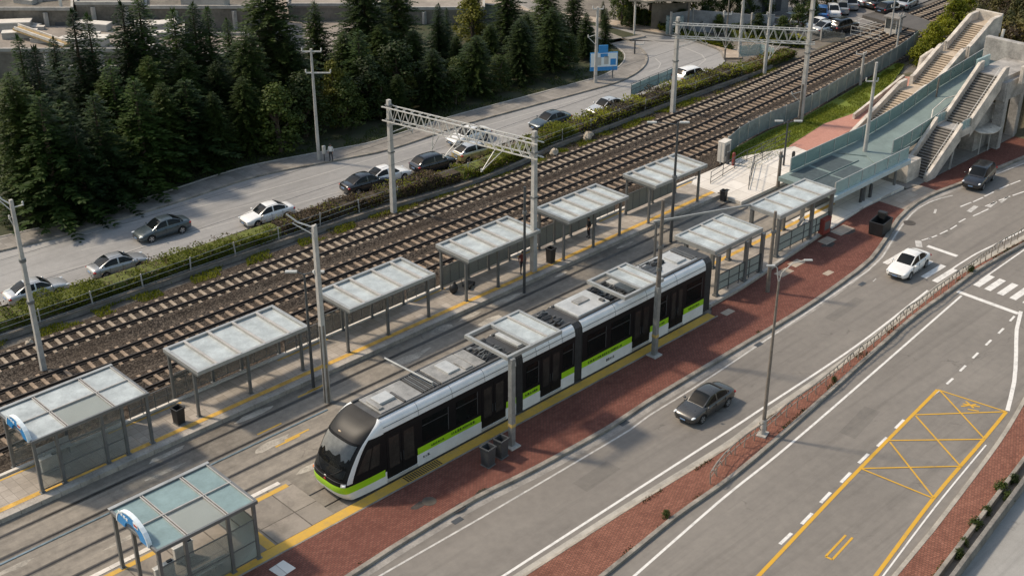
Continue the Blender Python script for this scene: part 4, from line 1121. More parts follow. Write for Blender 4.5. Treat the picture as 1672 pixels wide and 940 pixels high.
# loose beams joining the two
t = thing('overhead_beam', 'thin steel beam on a post reaching the shelters behind the tram', 'beam', (74,54,3.9))
MB().bar((70,56.6,3.9),(77.8,53.4,3.9),.12,.16).build('beam', FRL, t, world=True)
for x, y in ((70.2,56.5),): MB().box(x-.07,y-.07,.0,x+.07,y+.07,3.85).build('post', FR, t, world=True)
bench('dark red bench inside the large steel shelter at the bridge foot', 83.4,52.0,.3,1.8,0.3)
def cabinet(label, px, py, z, w, d, h, mat, rz=0.0, name='cabinet', cat='cabinet'):
    x, y = G(px, py, z); t = thing(name, label, cat, (x,y,z), rz)
    MB().box(-w/2,-d/2,0,w/2,d/2,h).build('housing', mat, t, bevel=.03); MB().box(-w/2-.03,-d/2-.03,h,w/2+.03,d/2+.03,h+.05).build('lid', mat, t, bevel=.015)
    MB().box(-w*.35,-d/2-.012,h*.3,w*.35,-d/2,h*.85).build('door', STEEL, t); return t
cabinet('red ticket machine inside the large steel shelter at the bridge foot', 1345,380,.3,1.0,.5,1.3,M('red_box',(.22,.04,.03),.5))
cabinet('white tapering cabinet where the steel fence meets the white paved area', 1181,262,.2,1.1,.7,1.9,CONC_W,.1)
# bins
def bin_(label, x, y, z, h=1.05, w=.42, mat=BLACK, rz=.1, name='litter_bin', group=None):
    t = thing(name, label, 'litter bin', (x,y,z), rz, group); n = 4
    g = MB(); a, b = w*.42, w*.5
    prof = [(a,0),(b,h*.9)]
    vs = [];
    for r, zz in [(a,0),(b,h),(b*.82,h),(a*.8,h*.35)]:
        vs += [(-r,-r,zz),(r,-r,zz),(r,r,zz),(-r,r,zz)]
    fs = [(3,2,1,0)]+[(k*4+i,k*4+(i+1)%4,(k+1)*4+(i+1)%4,(k+1)*4+i) for k in range(3) for i in range(4)]+[(12,13,14,15)]
    g.add(vs, fs); g.build('bin_body', mat, t, bevel=.02)
    e = MB(); r = b*1.12
    e.box(-r,-r,h*.92,r,-r*.8,h*1.0); e.box(-r,r*.8,h*.92,r,r,h*1.0); e.box(-r,-r*.8,h*.92,-r*.8,r*.8,h*1.0); e.box(r*.8,-r*.8,h*.92,r,r*.8,h*1.0)
    e.build('rim', mat, t, bevel=.01)
    MB().box(-a*1.15,-a*1.15,0,a*1.15,a*1.15,.05).build('foot', STEEL, t)
    return t
BIN_G = M('bin_grey', (.055,.06,.065), .5, .1, var=.3)
for lab, px, py, z, h, w, m in [('black litter bin at the left corner of the second shelter', 293,690,.3,1.15,.62,BLACK),('black litter bin right of the near gantry pole on the far platform', 899,428,.3,1.25,.58,BLACK),
    ('dark grey bin in front, nearer the camera, of the pair beside the tram', 797,758,.13,1.3,.68,BIN_G),('dark grey bin behind its twin, touching the canopy post beside the tram', 818,744,.13,1.3,.68,BIN_G),
    ('small black bin on a stone foot between the tracks by the last shelter', 1181,328,.02,1.0,.5,BLACK)]:
    x, y = G(px, py, z); bin_(lab, x, y, z, h, w, m)
x, y = G(1436,379,.13)
t = thing('rubbish_container', 'big open black rubbish container on the red footway by the kerb', 'container', (x,y,.13), .12)
g = MB(); a, b = .95, .62
vs = []
for sx, sy, zz in ((.92,.92,0),(1,1,1.15),(.9,.86,1.15),(.86,.8,.5)): vs += [(-a*sx,-b*sy,zz),(a*sx,-b*sy,zz),(a*sx,b*sy,zz+(.12 if zz==1.15 else 0)),(-a*sx,b*sy,zz)]
g.add(vs, [(3,2,1,0)]+[(k*4+i,k*4+(i+1)%4,(k+1)*4+(i+1)%4,(k+1)*4+i) for k in range(3) for i in range(4)]+[(12,13,14,15)]); g.build('bin_body', BLACK, t, bevel=.05)
MB().box(a*.55,-.1,.9,a*1.02,b*1.0,1.5).build('lid', BLACK, t, bevel=.06)
for sx in (-1,1):
    for sy in (-1,1): MB().cyl((sx*.7,sy*.5,.07),(sx*.7,sy*.56,.07),.08,n=10).build('wheel', RUBBER, t)

# railing between shelters at the back of the platform
def railing(label, pts, h, z, mat, step=1.5, name='railing', glassm=None, cat='railing', r=.03, bars=(1.0,.55,.12), group=None):
    t = thing(name, label, cat, (pts[0][0],pts[0][1],z), 0, group); L = [0]
    for a, b in zip(pts, pts[1:]): L.append(L[-1]+math.dist(a, b))
    g = MB()
    for a, b in zip(pts, pts[1:]):
        for k in bars: g.bar((a[0],a[1],z+h*k),(b[0],b[1],z+h*k), r*1.4, r*1.4)
    g.build('rail', mat, t, world=True)
    d = 0
    while d <= L[-1]+1e-6:
        for i in range(len(pts)-1):
            if L[i] <= d <= L[i+1]+1e-6:
                u = (d-L[i])/((L[i+1]-L[i]) or 1); x, y = lerp(pts[i][0],pts[i+1][0],u), lerp(pts[i][1],pts[i+1][1],u)
                MB().cyl((x,y,z),(x,y,z+h), r, n=8).build('post', mat, t, world=True); break
        d += step
    if glassm:
        for a, b in zip(pts, pts[1:]): MB().bar((a[0],a[1],z+h*.5),(b[0],b[1],z+h*.5),.02,h*.8).build('panel', glassm, t, world=True)
    return t
for a, b, lab in [(41.9,44.8,'wire railing in the gap between the second and third shelters on the far platform'),(52.6,55.4,'wire railing in the gap between the third and fourth shelters on the far platform'),
    (63.0,65.3,'wire railing behind the near gantry\'s right pole on the far platform'),(72.5,75.2,'wire railing before the farthest shelter on the far platform'),(30.2,33.2,'wire railing between the leftmost glass shelter and the next one')]:
    railing(lab, [(a,65.05),(b,65.05)], 1.2, .4, STEEL, .9, glassm=GLS_W)
railing('thin dark railing along the track side of the white paved area', GL([(1160,300),(1215,265),(1290,232)],.3), 1.1, .315, STEEL_D, 2.2)
railing('thin dark railing on the white paved area beside the bridge foot', GL([(1222,310),(1232,268),(1262,250)],.3), 1.3, .315, STEEL_D, 2.5)
# small posts on the white paved area
for k, (px, py, m, lab) in enumerate([(1188,268,STEEL_D,'dark validator post on the white paved area, left of the red one'),(1197,270,M('dull_red',(.2,.04,.035),.6),'red validator post on the white paved area'),
      (1294,268,BLACK,'black bollard with a rounded top at the foot of the bridge railing'),(1405,330,STEEL_D,'dark turnstile post under the edge of the glass bridge, left one'),(1420,322,STEEL_D,'dark turnstile post under the edge of the glass bridge, right one')]):
    x, y = G(px, py, .3); t = thing('bollard', lab, 'post', (x,y,.3))
    MB().box(-.14,-.1,0,.14,.1,1.1).build('shaft', m, t, bevel=.03); MB().ball((0,0,1.12),(.17,.14,.14)).build('cap', m, t, smooth=True)
# debris and cables lying on things
x, y = G(765,468,.3); t = thing('handcart', 'dark folded handcart leaning in the shelter left of the near gantry pole', 'cart', (x,y,.3), .4)
MB().box(-.5,-.3,.18,.5,.3,.26).build('platform_board', BLACK, t, bevel=.02); MB().tube([(-.5,-.25,.2),(-.7,-.25,1.0),(-.7,.25,1.0),(-.5,.25,.2)],.025,6).build('handle', STEEL_D, t)
for sx in (-1,1): MB().cyl((sx*.35,-.32,.16),(sx*.35,-.26,.16),.16,n=14).build('wheel', RUBBER, t)
x, y = G(741,478,.3); t = thing('sack', 'black sack slumped against the back of the shelter left of the near gantry pole', 'sack', (x,y,.3))
g = MB(); g.ball((0,0,.38),(.36,.3,.42),12,8); g.ball((.08,0,.8),(.1,.1,.16),8,6); g.build('sack_body', BLACK, t, smooth=True)
# ================================================================ POLES, GANTRIES, BRIDGE, PEOPLE
def hgt(b, top, z0=0.0):
    x, y = G(b[0], b[1], z0); lo, hi = z0, 40
    for _ in range(50):
        m = (lo+hi)/2; r = CA*x-SA*y; w = SA*x+CA*y; d = m-HCAM
        dep = w*cos(TILT)-d*sin(TILT); up = w*sin(TILT)+d*cos(TILT)
        if 470-FPX*up/dep > top[1]: lo = m
        else: hi = m
    return lo
CAMR = (CA, -SA)   # the way that runs to the right in the picture, on the ground
def insul(m, p, r=.07):
    for k in range(3): m.ball((p[0],p[1],p[2]+k*.1), (r,r,.05), 8, 4)
def upole(label, base, top, r0, r1, mat, arms=(), name='utility_pole', cat='utility pole', z0=0.0, square=False, group=None):
    x, y = G(base[0], base[1], z0); h = hgt(base, top, z0); t = thing(name, label, cat, (x,y,z0), 0, group); H = h-z0
    g = MB()
    if square:
        a = Vector((0,0,0)); b = Vector((0,0,H))
        g.add([(sx*r0*q,sy*r0*q,zz) for q, zz in ((1,0),(r1/r0,H)) for sx, sy in ((-1,-1),(1,-1),(1,1),(-1,1))],
              [(3,2,1,0),(4,5,6,7)]+[(i,(i+1)%4,4+(i+1)%4,4+i) for i in range(4)])
        g.build('pole', mat, t, bevel=.03)
    else: g.cyl((0,0,0),(0,0,H),r0,r1,14); g.build('pole', mat, t, smooth=True)
    for zz, l, r, kind in arms:      # height from top, reach left/right in the picture
        m = MB(); z = H-zz
        p = (-CAMR[0]*l,-CAMR[1]*l,z); q = (CAMR[0]*r,CAMR[1]*r,z)
        if kind == 'cross':
            m.bar(p, q, .10, .10)
            for e in (p, q): insul(m, (e[0],e[1],z+.08)); 
            m.build('crossarm', STEEL_W, t)
        elif kind == 'brace':
            m.tube([(0,0,z-.9),p], .035, 6); m.tube([(0,0,z+.3),p], .03, 6); insul(m, p); m.build('bracket', STEEL_W, t)
        elif kind == 'up':
            m.tube([(0,0,z),(p[0]*.6,p[1]*.6,z+.35),(p[0],p[1],z+.9)], .05, 6); m.tube([(0,0,z-.5),(p[0]*.8,p[1]*.8,z+.3)], .035, 6)
            if r: m.tube([(0,0,z-.2),q], .04, 6); insul(m, q)
            m.build('bracket', STEEL_W, t)
        elif kind == 'band':
            m.cyl((0,0,z-.1),(0,0,z+.1), l, l, 14); m.build('band', STEEL, t, smooth=True)
        elif kind == 'lamp':
            for e, d in ((p,-1),(q,1)):
                if (l if d < 0 else r) <= 0: continue
                m.tube([(0,0,z),(e[0]*.5,e[1]*.5,z+.16),(e[0],e[1],z+.2)], .035, 6); 
            m.build('lamp_arm', mat, t)
            for e, ok in ((p,l),(q,r)):
                if ok: MB().cbox((e[0]*1.0,e[1]*1.0,z+.2),(.75,.26,.13),-YAW).build('lamp_head', STEEL_L, t, bevel=.04)
    return t
upole('pale concrete pole before the silver car at the left edge, wires on top', (72,606),(20,326), .18,.11, POLE_C, [(.35,.9,.7,'up'),(1.3,.3,.9,'brace'),(4.2,.23,0,'band'),(7.2,.25,0,'band')], square=True)
upole('slim grey utility pole with two crossarms before the dark conifers, beside the standing man', (521,263),(505,80), .17,.10, POLE_C, [(.25,.8,.9,'cross'),(2.2,.6,1.6,'cross')])
upole('concrete pole beside the blue hoarding, at the start of the bend', (972,137),(976,12), .2,.12, POLE_C, [(.2,.5,.6,'cross'),(1.6,.1,2.0,'brace'),(3.2,.9,.2,'brace')])
TP = upole('tall pole, pale above and rusty below, rising behind the nose of the tram', (535,655),(520,368), .17,.13, POLE_C, [(.15,1.6,.1,'up'),(3.2,.2,1.1,'brace')], square=True)
MB().cyl((0,0,0),(0,0,5.6),.25,.225,4,0).build('rusty_sleeve', POLE_R, TP); MB().cyl((0,0,2.6),(0,0,2.85),.26,n=4).build('warning_band', TR_Y, TP)
upole('slim dark lamp post at the right end of the second shelter', (512,632),(494,447), .11,.07, STEEL_D, [(.05,.8,.9,'lamp'),(1.6,0,1.1,'brace')], name='lamp_post', cat='lamp post')
upole('dark double-armed lamp post in front of the farthest shelter', (1095,395),(1104,200), .14,.08, STEEL_D, [(.2,2.0,.5,'lamp'),(4.5,.2,0,'band')], name='lamp_post', cat='lamp post')
upole('short dark post beside the near gantry\'s right pole', (856,478),(858,305), .11,.09, STEEL_D, [(2.0,.16,0,'band')], name='signal_post', cat='post')
upole('leaning rust-brown pole standing over the rear roof of the tram', (1072,442),(1080,332), .19,.13, POLE_R, [(1.5,.22,0,'band'),(2.6,.21,0,'band')], name='wire_pole', cat='pole', z0=4.4) if False else None
upole('dark rusty pole between the two shelters behind the tram', (1253,476),(1276,345), .16,.11, POLE_R, [(1.6,.2,0,'band')], name='wire_pole', cat='pole', z0=.13)
upole('slim lamp post at the edge of the white paved area, by the red path', (1279,272),(1292,196), .1,.07, STEEL_D, [(.3,.8,.9,'lamp')], name='lamp_post', cat='lamp post', z0=.2)
upole('short brown post at the foot of the glass bridge', (1270,305),(1274,248), .16,.13, POLE_R, [(.4,.2,0,'band')], name='wire_pole', cat='pole', z0=.3)
upole('grey pole standing on the teal bridge deck', (1412,248),(1428,102), .19,.12, POLE_C, [(1.7,.7,.3,'cross')], z0=2.3)
upole('thin pole at the outer edge of the road bend, left of the pair', (1183,98),(1192,-20), .10,.07, POLE_R, [(3.0,.5,.4,'cross')])
upole('stout tapering pole at the outer edge of the road bend', (1207,87),(1222,-25), .22,.12, POLE_C, [(2.2,.2,1.0,'brace')])
upole('pole rising through the far gantry truss', (1248,122),(1263,-10), .2,.13, POLE_C, [(2.2,.3,1.2,'brace')])
upole('low signal post by the steel fence, beside the far gantry\'s right pole', (1304,204),(1309,138), .12,.10, POLE_R, [(1.0,1.0,.1,'brace')], name='signal_post', cat='post')
upole('grey post with a short arm halfway along the steel fence', (1404,142),(1412,86), .16,.12, POLE_C, [(.2,.8,.2,'cross')])
upole('white pole at the far end of the steel fence, by the level crossing', (1462,92),(1476,22), .12,.08, POLE_C, [(.3,.3,.3,'cross')])
upole('thin white pole by the level crossing gatehouse', (1453,62),(1462,-4), .11,.08, POLE_C, [(1.2,.3,.6,'cross')])
upole('short pole on the far right of the rails, beyond the stairs', (1546,36),(1551,8), .12,.1, POLE_C, [(.2,.3,.3,'cross')])
upole('dark sign post with a square frame on the kerb of the road bend', (1036,90),(1038,66), .09,.08, STEEL_D, [(.5,.0,1.0,'cross')], name='sign_post', cat='post')
# street lamp on the median
x, y = G(1245,709,.12); h = hgt((1245,709),(1262,462),.12)
t = thing('street_lamp', 'tall weathered street lamp with two thin curved arms, on the brick median', 'street lamp', (x,y,.12))
MB().cyl((0,0,0),(0,0,1.1),.17,.16,12,0).build('base_sleeve', POLE_C, t, smooth=True); MB().cyl((0,0,1.1),(0,0,h),.12,.06,12).build('pole', POLE_R, t, smooth=True)
MB().cbox((0,0,.03),(.75,.6,.12),.3).build('base_plate', CONC, t, bevel=.02)
for sx, hh, reach in ((-1,1.0,.35),(1,1.35,1.35)):
    MB().tube([(0,0,h-.1),(sx*.12*CAMR[0],sx*.12*CAMR[1],h+.4*hh),(sx*.5*reach*CAMR[0],sx*.5*reach*CAMR[1],h+.85*hh),(sx*reach*CAMR[0],sx*reach*CAMR[1],h+1.0*hh)], .035, 7).build('lamp_arm', POLE_C, t, smooth=True)
    MB().cbox((sx*(reach+.2)*CAMR[0],sx*(reach+.2)*CAMR[1],h+1.0*hh),(.5,.16,.09),-YAW).build('lamp_head', STEEL_L, t, bevel=.03)
# gantries with a lattice truss
def gantry(label, b0, t0, b1, t1, za0, za1, seed, hh=1.0):
    x0, y0 = G(*b0); x1, y1 = G(*b1); h0, h1 = hgt(b0,t0), hgt(b1,t1)
    t = thing('catenary_gantry', label, 'gantry', (x0,y0,0), 0, 'railway gantries')
    for (x,y,h) in ((x0,y0,h0),(x1,y1,h1)):
        g = MB(); r0, r1 = .21, .155
        g.add([(x+sx*r0*q,y+sy*r0*q,zz) for q, zz in ((1,0),(r1/r0,h)) for sx, sy in ((-1,-1),(1,-1),(1,1),(-1,1))], [(3,2,1,0),(4,5,6,7)]+[(i,(i+1)%4,4+(i+1)%4,4+i) for i in range(4)])
        p = g.build('pole', POLE_C, t, world=True, bevel=.03)
        for zz in (h-.5,h-1.7,h*.55): MB().box(x-.24,y-.24,zz,x+.24,y+.24,zz+.10).build('band', STEEL, t, world=True)
    z0, z1 = za0, za1
    A = Vector((x0,y0,z0)); B = Vector((x1,y1,z1)); d = (B-A); L = d.length; dn = d.normalized(); sd = Vector((-dn.y,dn.x,0)).normalized()*.34
    up = Vector((0,0,hh)); g = MB()
    for s in (-1,1):
        for u in (0,1): g.bar(A+sd*s+up*u-dn*.5, B+sd*s+up*u+dn*.6, .085, .085)
    n = int(L/.95)
    for i in range(n):
        a = A+d*(i/n); b = A+d*((i+1)/n); m = (a+b)/2
        for s in (-1,1): g.bar(a+sd*s, m+sd*s+up, .045); g.bar(m+sd*s+up, b+sd*s, .045)
        g.bar(a+sd, b-sd, .035); g.bar(a+up+sd, a+up-sd, .035)
    g.build('truss', STEEL_W, t, world=True)
    r = random.Random(seed)
    for k in range(5):
        u = lerp(.12,.95,k/4)+r.uniform(-.03,.03); p = A+d*u; g = MB()
        q = p + Vector((r.uniform(-1.6,1.6),r.uniform(-.3,.3),-r.uniform(.9,1.7)))
        g.tube([p,q],.04,6); g.tube([p+dn*.8,q],.03,6); insul(g, q); g.build('wire_bracket', STEEL_W, t, world=True)
    for (x,y,h) in ((x0,y0,z0-.9),):
        g = MB(); e = (x+1.9,y-.9,h+.35); g.tube([(x,y,h-.2),e],.04,6); g.tube([(x,y,h+.5),e],.03,6); insul(g, e); g.build('wire_bracket', STEEL_W, t, world=True)
    return t
gantry('near railway gantry, lattice truss between two pale square poles above the tracks', (643,349),(636,163),(871,448),(872,214), 8.3, 9.6, 1, 1.15)
gantry('far railway gantry, long lattice truss between pale poles beyond the shelters', (1098,186),(1108,28),(1306,203),(1334,-12), 7.9, 8.2, 2, 1.3)
# overhead wires
t = thing('overhead_wire', 'thin overhead contact wires strung along the tracks', 'wires', (60,70,7))
for T in (T1,T2):
    g = MB(); c = [p for p in T if 10 < p[0] < 175][::6]
    g.tube([(p[0],p[1],7.4) for p in c], .012, 4); g.build('wire', STEEL_D, t, world=True)

# ---- hoarding
x, y = G(985,130); t = thing('billboard', 'blue and white hoarding beside the concrete pole at the bend', 'billboard', (x,y,0), -YAW+.15)
for sx in (-1.0,1.0): MB().cyl((sx,0,0),(sx,0,2.6),.07,n=8).build('leg', STEEL, t)
g = MB(); g.box(-1.5,-.06,1.0,1.5,.06,3.0,0); g.box(-1.45,-.075,1.45,1.45,-.058,2.95,1); g.box(-1.0,-.082,1.6,-.3,-.07,2.5,2); g.box(.0,-.082,1.7,.5,-.07,2.6,2); g.box(.7,-.082,1.6,1.3,-.07,2.3,0); g.box(-.4,-.082,2.5,.4,-.07,2.9,0)
g.build('board', [BLUE_S, WHITE_S, STEEL_L], t)
MB().box(-.6,-.05,3.0,.4,.05,3.8).build('top_sign', BLUE_S, t)

# ---- fence along the rails
fp = spline(GL([(1176,268),(1205,240),(1255,213),(1310,191),(1380,150),(1462,103),(1497,76)]), 1.9)
t = thing('steel_fence', 'blue grey sheet fence between the rails and the bright lawn', 'fence', (fp[0][0],fp[0][1],0))
FEN = M('fence_sheet', (.25,.30,.315), .5, .2, var=.3, scale=1.2)
for k, (a, b) in enumerate(zip(fp, fp[1:])):
    MB().bar((a[0],a[1],1.05),(b[0],b[1],1.05),.03,1.7).build('panel', FEN, t, world=True)
    MB().box(a[0]-.05,a[1]-.05,0,a[0]+.05,a[1]+.05,2.0).build('post', STEEL_L, t, world=True)
# wire fence at the roadside hedge
fq = [(x, yat([(20,82.0),(42,81.4),(60,81.0),(75,80.5),(100,80.6),(118,80.6)], x)) for x in range(28,117,4)]
t = thing('wire_fence', 'leaning wire fence with thin concrete posts along the roadside hedge', 'fence', (fq[0][0],fq[0][1],0))
for p in fq: MB().bar((p[0],p[1]-1.0,0),(p[0]+RND.uniform(-.15,.15),p[1]-1.05,1.5),.08).build('post', POLE_C, t, world=True)
g = MB()
for zz in (.5,.95,1.4):
    g.tube([(p[0],p[1]-1.02,zz+RND.uniform(-.05,.05)) for p in fq], .014, 4)
g.build('wire', STEEL_L, t, world=True)
wl_ = GL([(-60,569),(0,548),(119,509),(280,453),(440,399),(600,346),(770,296),(865,257),(900,239),(995,205),(1087,170),(1165,142),(1231,119),(1262,106)], .45)
t = thing('retaining_wall', 'long low concrete wall between the hedge and the railway', 'wall', (wl_[0][0],wl_[0][1],0))
w2_ = spline(wl_, 2.0); MB().strip(offset(w2_,-.0), offset(w2_,.28), -.05, .34).build('wall', CONC_D, t, world=True, bevel=.03)
MB().strip(offset(w2_,-.03), offset(w2_,.31), .341, .41).build('coping', DIRT, t, world=True, bevel=.02)
struct(MB().strip(offset(w2_,.2), [(p[0],  p[1]+5.5) for p in w2_], .004, .30).build('hedge_bank', DIRT)) if False else struct(MB().strip(offset(w2_,.3), offset(w2_,3.4), -.02, .30).build('hedge_bank', DIRT))
railing('grey railing with blue glass at the outside of the road bend, behind the brown shrubs', GL([(1030,160),(1062,146),(1085,137),(1105,128)],.3), 1.5, .3, STEEL, 1.6, glassm=GLS_TL)
railing('white panel railing at the corner of the bend, near the far gantry', GL([(1206,96),(1240,92),(1262,100)],.1), 1.6, .1, STEEL_W, 1.1, glassm=GLS_TL)
# median railing: top tube and splayed hoops
mr = spline(GL([(1160,790),(1200,742),(1251,705),(1332,643),(1375,607),(1426,566),(1468,530),(1511,497),(1560,462),(1600,432),(1672,384)], .12) + [(105,39.6),(120,40.3)], 1.0)
DULL = M('dull_rail', (.30,.26,.215), .6, .2, var=.35, scale=3)
t = thing('median_railing', 'bent dull metal railing running along the brick median', 'railing', (mr[0][0],mr[0][1],.12))
g = MB(); c = []
for i, p in enumerate(mr): c.append((p[0],p[1]+.05*sin(i*.9),.12+.92+.05*sin(i*1.7)))
g.tube(c, .05, 6); g.tube([(p[0],p[1],p[2]-.4) for p in c], .026, 5); g.build('rail', DULL, t, world=True)
for i in range(0, len(mr), 1):
    p = mr[i]; g = MB(); k = RND.uniform(-.12,.12)
    g.tube([(p[0],p[1],.12),(p[0]+k*.5,p[1]+.02,.6),(p[0]+k,p[1],1.0),(p[0]+k+.3,p[1],1.06),(p[0]+k+.45,p[1]-.05,.7)], .036, 6); g.build('hoop', DULL, t, world=True, smooth=True)

# ================================================================ GLASS BRIDGE AND STAIRS
BR = M('bridge_concrete', (.52,.47,.41), .8, var=.42, scale=.9, bump=.2)
BRG = M('bridge_grey', (.33,.315,.295), .8, var=.45, scale=.7, bump=.12)
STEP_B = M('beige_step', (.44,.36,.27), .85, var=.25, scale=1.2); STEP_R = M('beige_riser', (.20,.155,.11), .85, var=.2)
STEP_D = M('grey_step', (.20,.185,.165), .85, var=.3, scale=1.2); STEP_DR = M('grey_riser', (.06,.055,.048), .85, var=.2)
def flight(par, x0, z0, x1, z1, y0, y1, n, mats, name='stair_flight'):
    g = MB(); dx = (x1-x0)/n; dz = (z1-z0)/n
    for i in range(n):
        a = x0+i*dx; z = z0+(i+1)*dz
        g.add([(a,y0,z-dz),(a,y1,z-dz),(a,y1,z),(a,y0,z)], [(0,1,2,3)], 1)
        g.add([(a-.02,y0,z),(a+dx,y0,z),(a+dx,y1,z),(a-.02,y1,z)], [(0,1,2,3)], 0)
        g.add([(a-.02,y0,z),(a-.02,y1,z),(a-.02,y1,z-.05),(a-.02,y0,z-.05)], [(0,1,2,3)], 0)
    g.add([(x0,y0,z0-.25),(x1,y0,z1-.35),(x1,y1,z1-.35),(x0,y1,z0-.25)], [(0,3,2,1)], 2)
    for y in (y0,y1): g.add([(x0,y,z0),(x1,y,z1),(x1,y,z1-.35),(x0,y,z0-.25)], [(0,1,2,3)], 2)
    return g.build(name, mats, par, world=True, normals=False)
def parapet(par, pts, y0, y1, drop, h, mat=BR, name='parapet'):
    """pts: (x, floor z); wall from floor-drop to floor+h between y0 and y1"""
    g = MB(); n = len(pts); vs = []
    for x, z in pts: vs += [(x,y0,z-drop),(x,y1,z-drop),(x,y1,z+h),(x,y0,z+h)]
    fs = [(3,2,1,0),tuple((n-1)*4+i for i in range(4))]
    for i in range(n-1):
        for j in range(4): fs.append((i*4+j,i*4+(j+1)%4,(i+1)*4+(j+1)%4,(i+1)*4+j))
    return g.add(vs, fs).build(name, mat, par, world=True, bevel=.04)
# grey stair, right
t = thing('stairway', 'steep grey concrete staircase with pale parapets rising from the red footway', 'stairs', (100.4,51.8,0))
Y0, Y1 = 50.75, 52.85
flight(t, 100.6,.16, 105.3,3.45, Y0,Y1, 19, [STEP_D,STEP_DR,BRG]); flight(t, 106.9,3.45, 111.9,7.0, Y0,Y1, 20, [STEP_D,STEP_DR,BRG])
MB().box(105.3,Y0,3.15,106.9,Y1,3.45).build('landing', BRG, t, world=True)
MB().box(111.9,50.4,6.6,118.5,53.3,7.0).build('landing', BRG, t, world=True)
for ya, yb2 in ((50.42,50.74),(52.86,53.18)):
    parapet(t, [(100.1,-.05),(100.5,.1),(105.25,3.4)], ya, yb2, .75, .85); parapet(t, [(106.9,3.4),(107.2,3.6),(111.9,6.95),(112.6,7.0)], ya, yb2, .85, .9)
    MB().box(105.2,ya+.03,2.9,106.95,yb2-.03,3.6).build('landing_beam', BR, t, world=True, bevel=.03)
    MB().box(105.25,(ya+yb2)/2-.02,3.6,106.9,(ya+yb2)/2+.02,4.35).build('glass_panel', GLS_TL, t, world=True)
    g = MB(); ym_ = (ya+yb2)/2
    g.tube([(105.2,ym_,4.2),(105.6,ym_,4.42),(106.6,ym_,4.42),(107.0,ym_,4.3)],.035,6)
    for xx in (105.4,106.1,106.8): g.tube([(xx,ym_,3.55),(xx,ym_,4.4)],.03,6)
    g.build('hand_rail', STEEL_W, t, world=True)
g = MB(); g.tube([(100.4,50.95,.16),(100.7,50.95,1.0),(105.2,50.95,4.25)],.03,6)
for k in range(6): u = k/5; g.tube([(lerp(100.7,105.2,u),50.95,lerp(.2,3.4,u)),(lerp(100.7,105.2,u),50.95,lerp(1.0,4.25,u))],.022,6)
g.tube([(106.9,50.95,4.3),(111.8,50.95,7.8)],.03,6); g.build('hand_rail', STEEL_W, t, world=True)
# walls round the upper landing
MB().box(111.9,53.2,7.0,114.3,53.4,8.05).build('glass_panel', GLS_TL, t, world=True)
parapet(t, [(113.2,7.0),(118.5,7.05),(126,8.4)], 49.3, 49.65, .7, .95, BR)
MB().box(117.6,50.6,6.4,118.3,55.6,8.6).build('end_wall', BRG, t, world=True, bevel=.08)
for x, y in ((112.2,50.4),(116.4,50.9)): MB().box(x-.35,y-.45,0,x+.35,y+.45,6.65).build('column', BRG, t, world=True, bevel=.03)
MB().box(109.6,51.2,.1,112.6,53.1,4.2).build('wall', BRG, t, world=True, bevel=.03); MB().box(111.6,50.0,4.8,117.4,51.6,6.62).build('beam', BRG, t, world=True, bevel=.05)
MB().box(118.35,46.0,6.5,140,53.3,7.05).build('landing', BRG, t, world=True)
x, y = G(1550,276,.16); MB().bar((x,y,.1),(x+.3,y,3.2),.12).build('prop', STEEL_W, t, world=True)
# little canopy shelter under the stair
t = thing('stop_canopy', 'curved pale canopy on thin posts tucked under the grey stairs', 'canopy', (111,50.6,.16))
g = MB(); n = 9
for i in range(n):
    x = lerp(108.6,113.0,i/(n-1)); w = lerp(.5,1.0,sin(pi*i/(n-1)))
    g.v += [(x,50.9-1.2*w,2.25+.35*(2*i/(n-1)-1)**2),(x,51.4+.6*w,2.5+.35*(2*i/(n-1)-1)**2)]
for i in range(n-1): g.f.append([2*i,2*i+1,2*i+3,2*i+2]); g.m.append(0)
o = g.build('canopy_roof', BR, t, world=True, smooth=True); s_ = o.modifiers.new('t','SOLIDIFY'); s_.thickness = .1; apply_mods(o)
for x, y in ((109.4,50.5),(111.0,50.4),(112.4,50.5)): MB().cyl((x,y,.16),(x,y,2.5),.06,n=8).build('post', STEEL_L, t, world=True)
MB().box(109.6,52.6,.16,112.8,52.75,2.1).build('back_panel', STEEL_D, t, world=True)
# beige stair, left
t = thing('stairway', 'beige concrete staircase in three flights climbing beside the scrub slope', 'stairs', (105,59.8,0))
ya, yb2 = 58.75, 60.75
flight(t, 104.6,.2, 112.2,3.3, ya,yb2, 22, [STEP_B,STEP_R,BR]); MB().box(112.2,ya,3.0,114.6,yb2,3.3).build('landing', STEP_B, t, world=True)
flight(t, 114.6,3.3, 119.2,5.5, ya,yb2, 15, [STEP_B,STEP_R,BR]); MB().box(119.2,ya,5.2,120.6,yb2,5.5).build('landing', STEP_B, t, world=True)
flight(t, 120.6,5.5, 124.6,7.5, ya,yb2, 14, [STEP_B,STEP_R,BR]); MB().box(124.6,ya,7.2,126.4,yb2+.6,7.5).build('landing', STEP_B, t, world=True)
for y0_, y1_ in ((58.3,58.74),(60.76,61.15)):
    parapet(t, [(104.2,.1),(112.2,3.25),(113.4,3.3)], y0_,y1_, .9,.75); parapet(t, [(114.4,3.3),(114.8,3.35),(119.2,5.45),(119.6,5.5)], y0_,y1_, 1.1,.8)
    parapet(t, [(120.4,5.5),(120.8,5.6),(124.6,7.45),(126.2,7.5)], y0_,y1_, 2.3 if y0_ < 59 else 1.0,.85)
    g = MB()
    for k in range(9): x = lerp(119.5,120.5,k/8); g.tube([(x,(y0_+y1_)/2,5.3),(x,(y0_+y1_)/2,6.3)],.02,5)
    g.tube([(119.3,(y0_+y1_)/2,6.3),(120.6,(y0_+y1_)/2,6.35)],.03,6); g.build('hand_rail', BR, t, world=True)
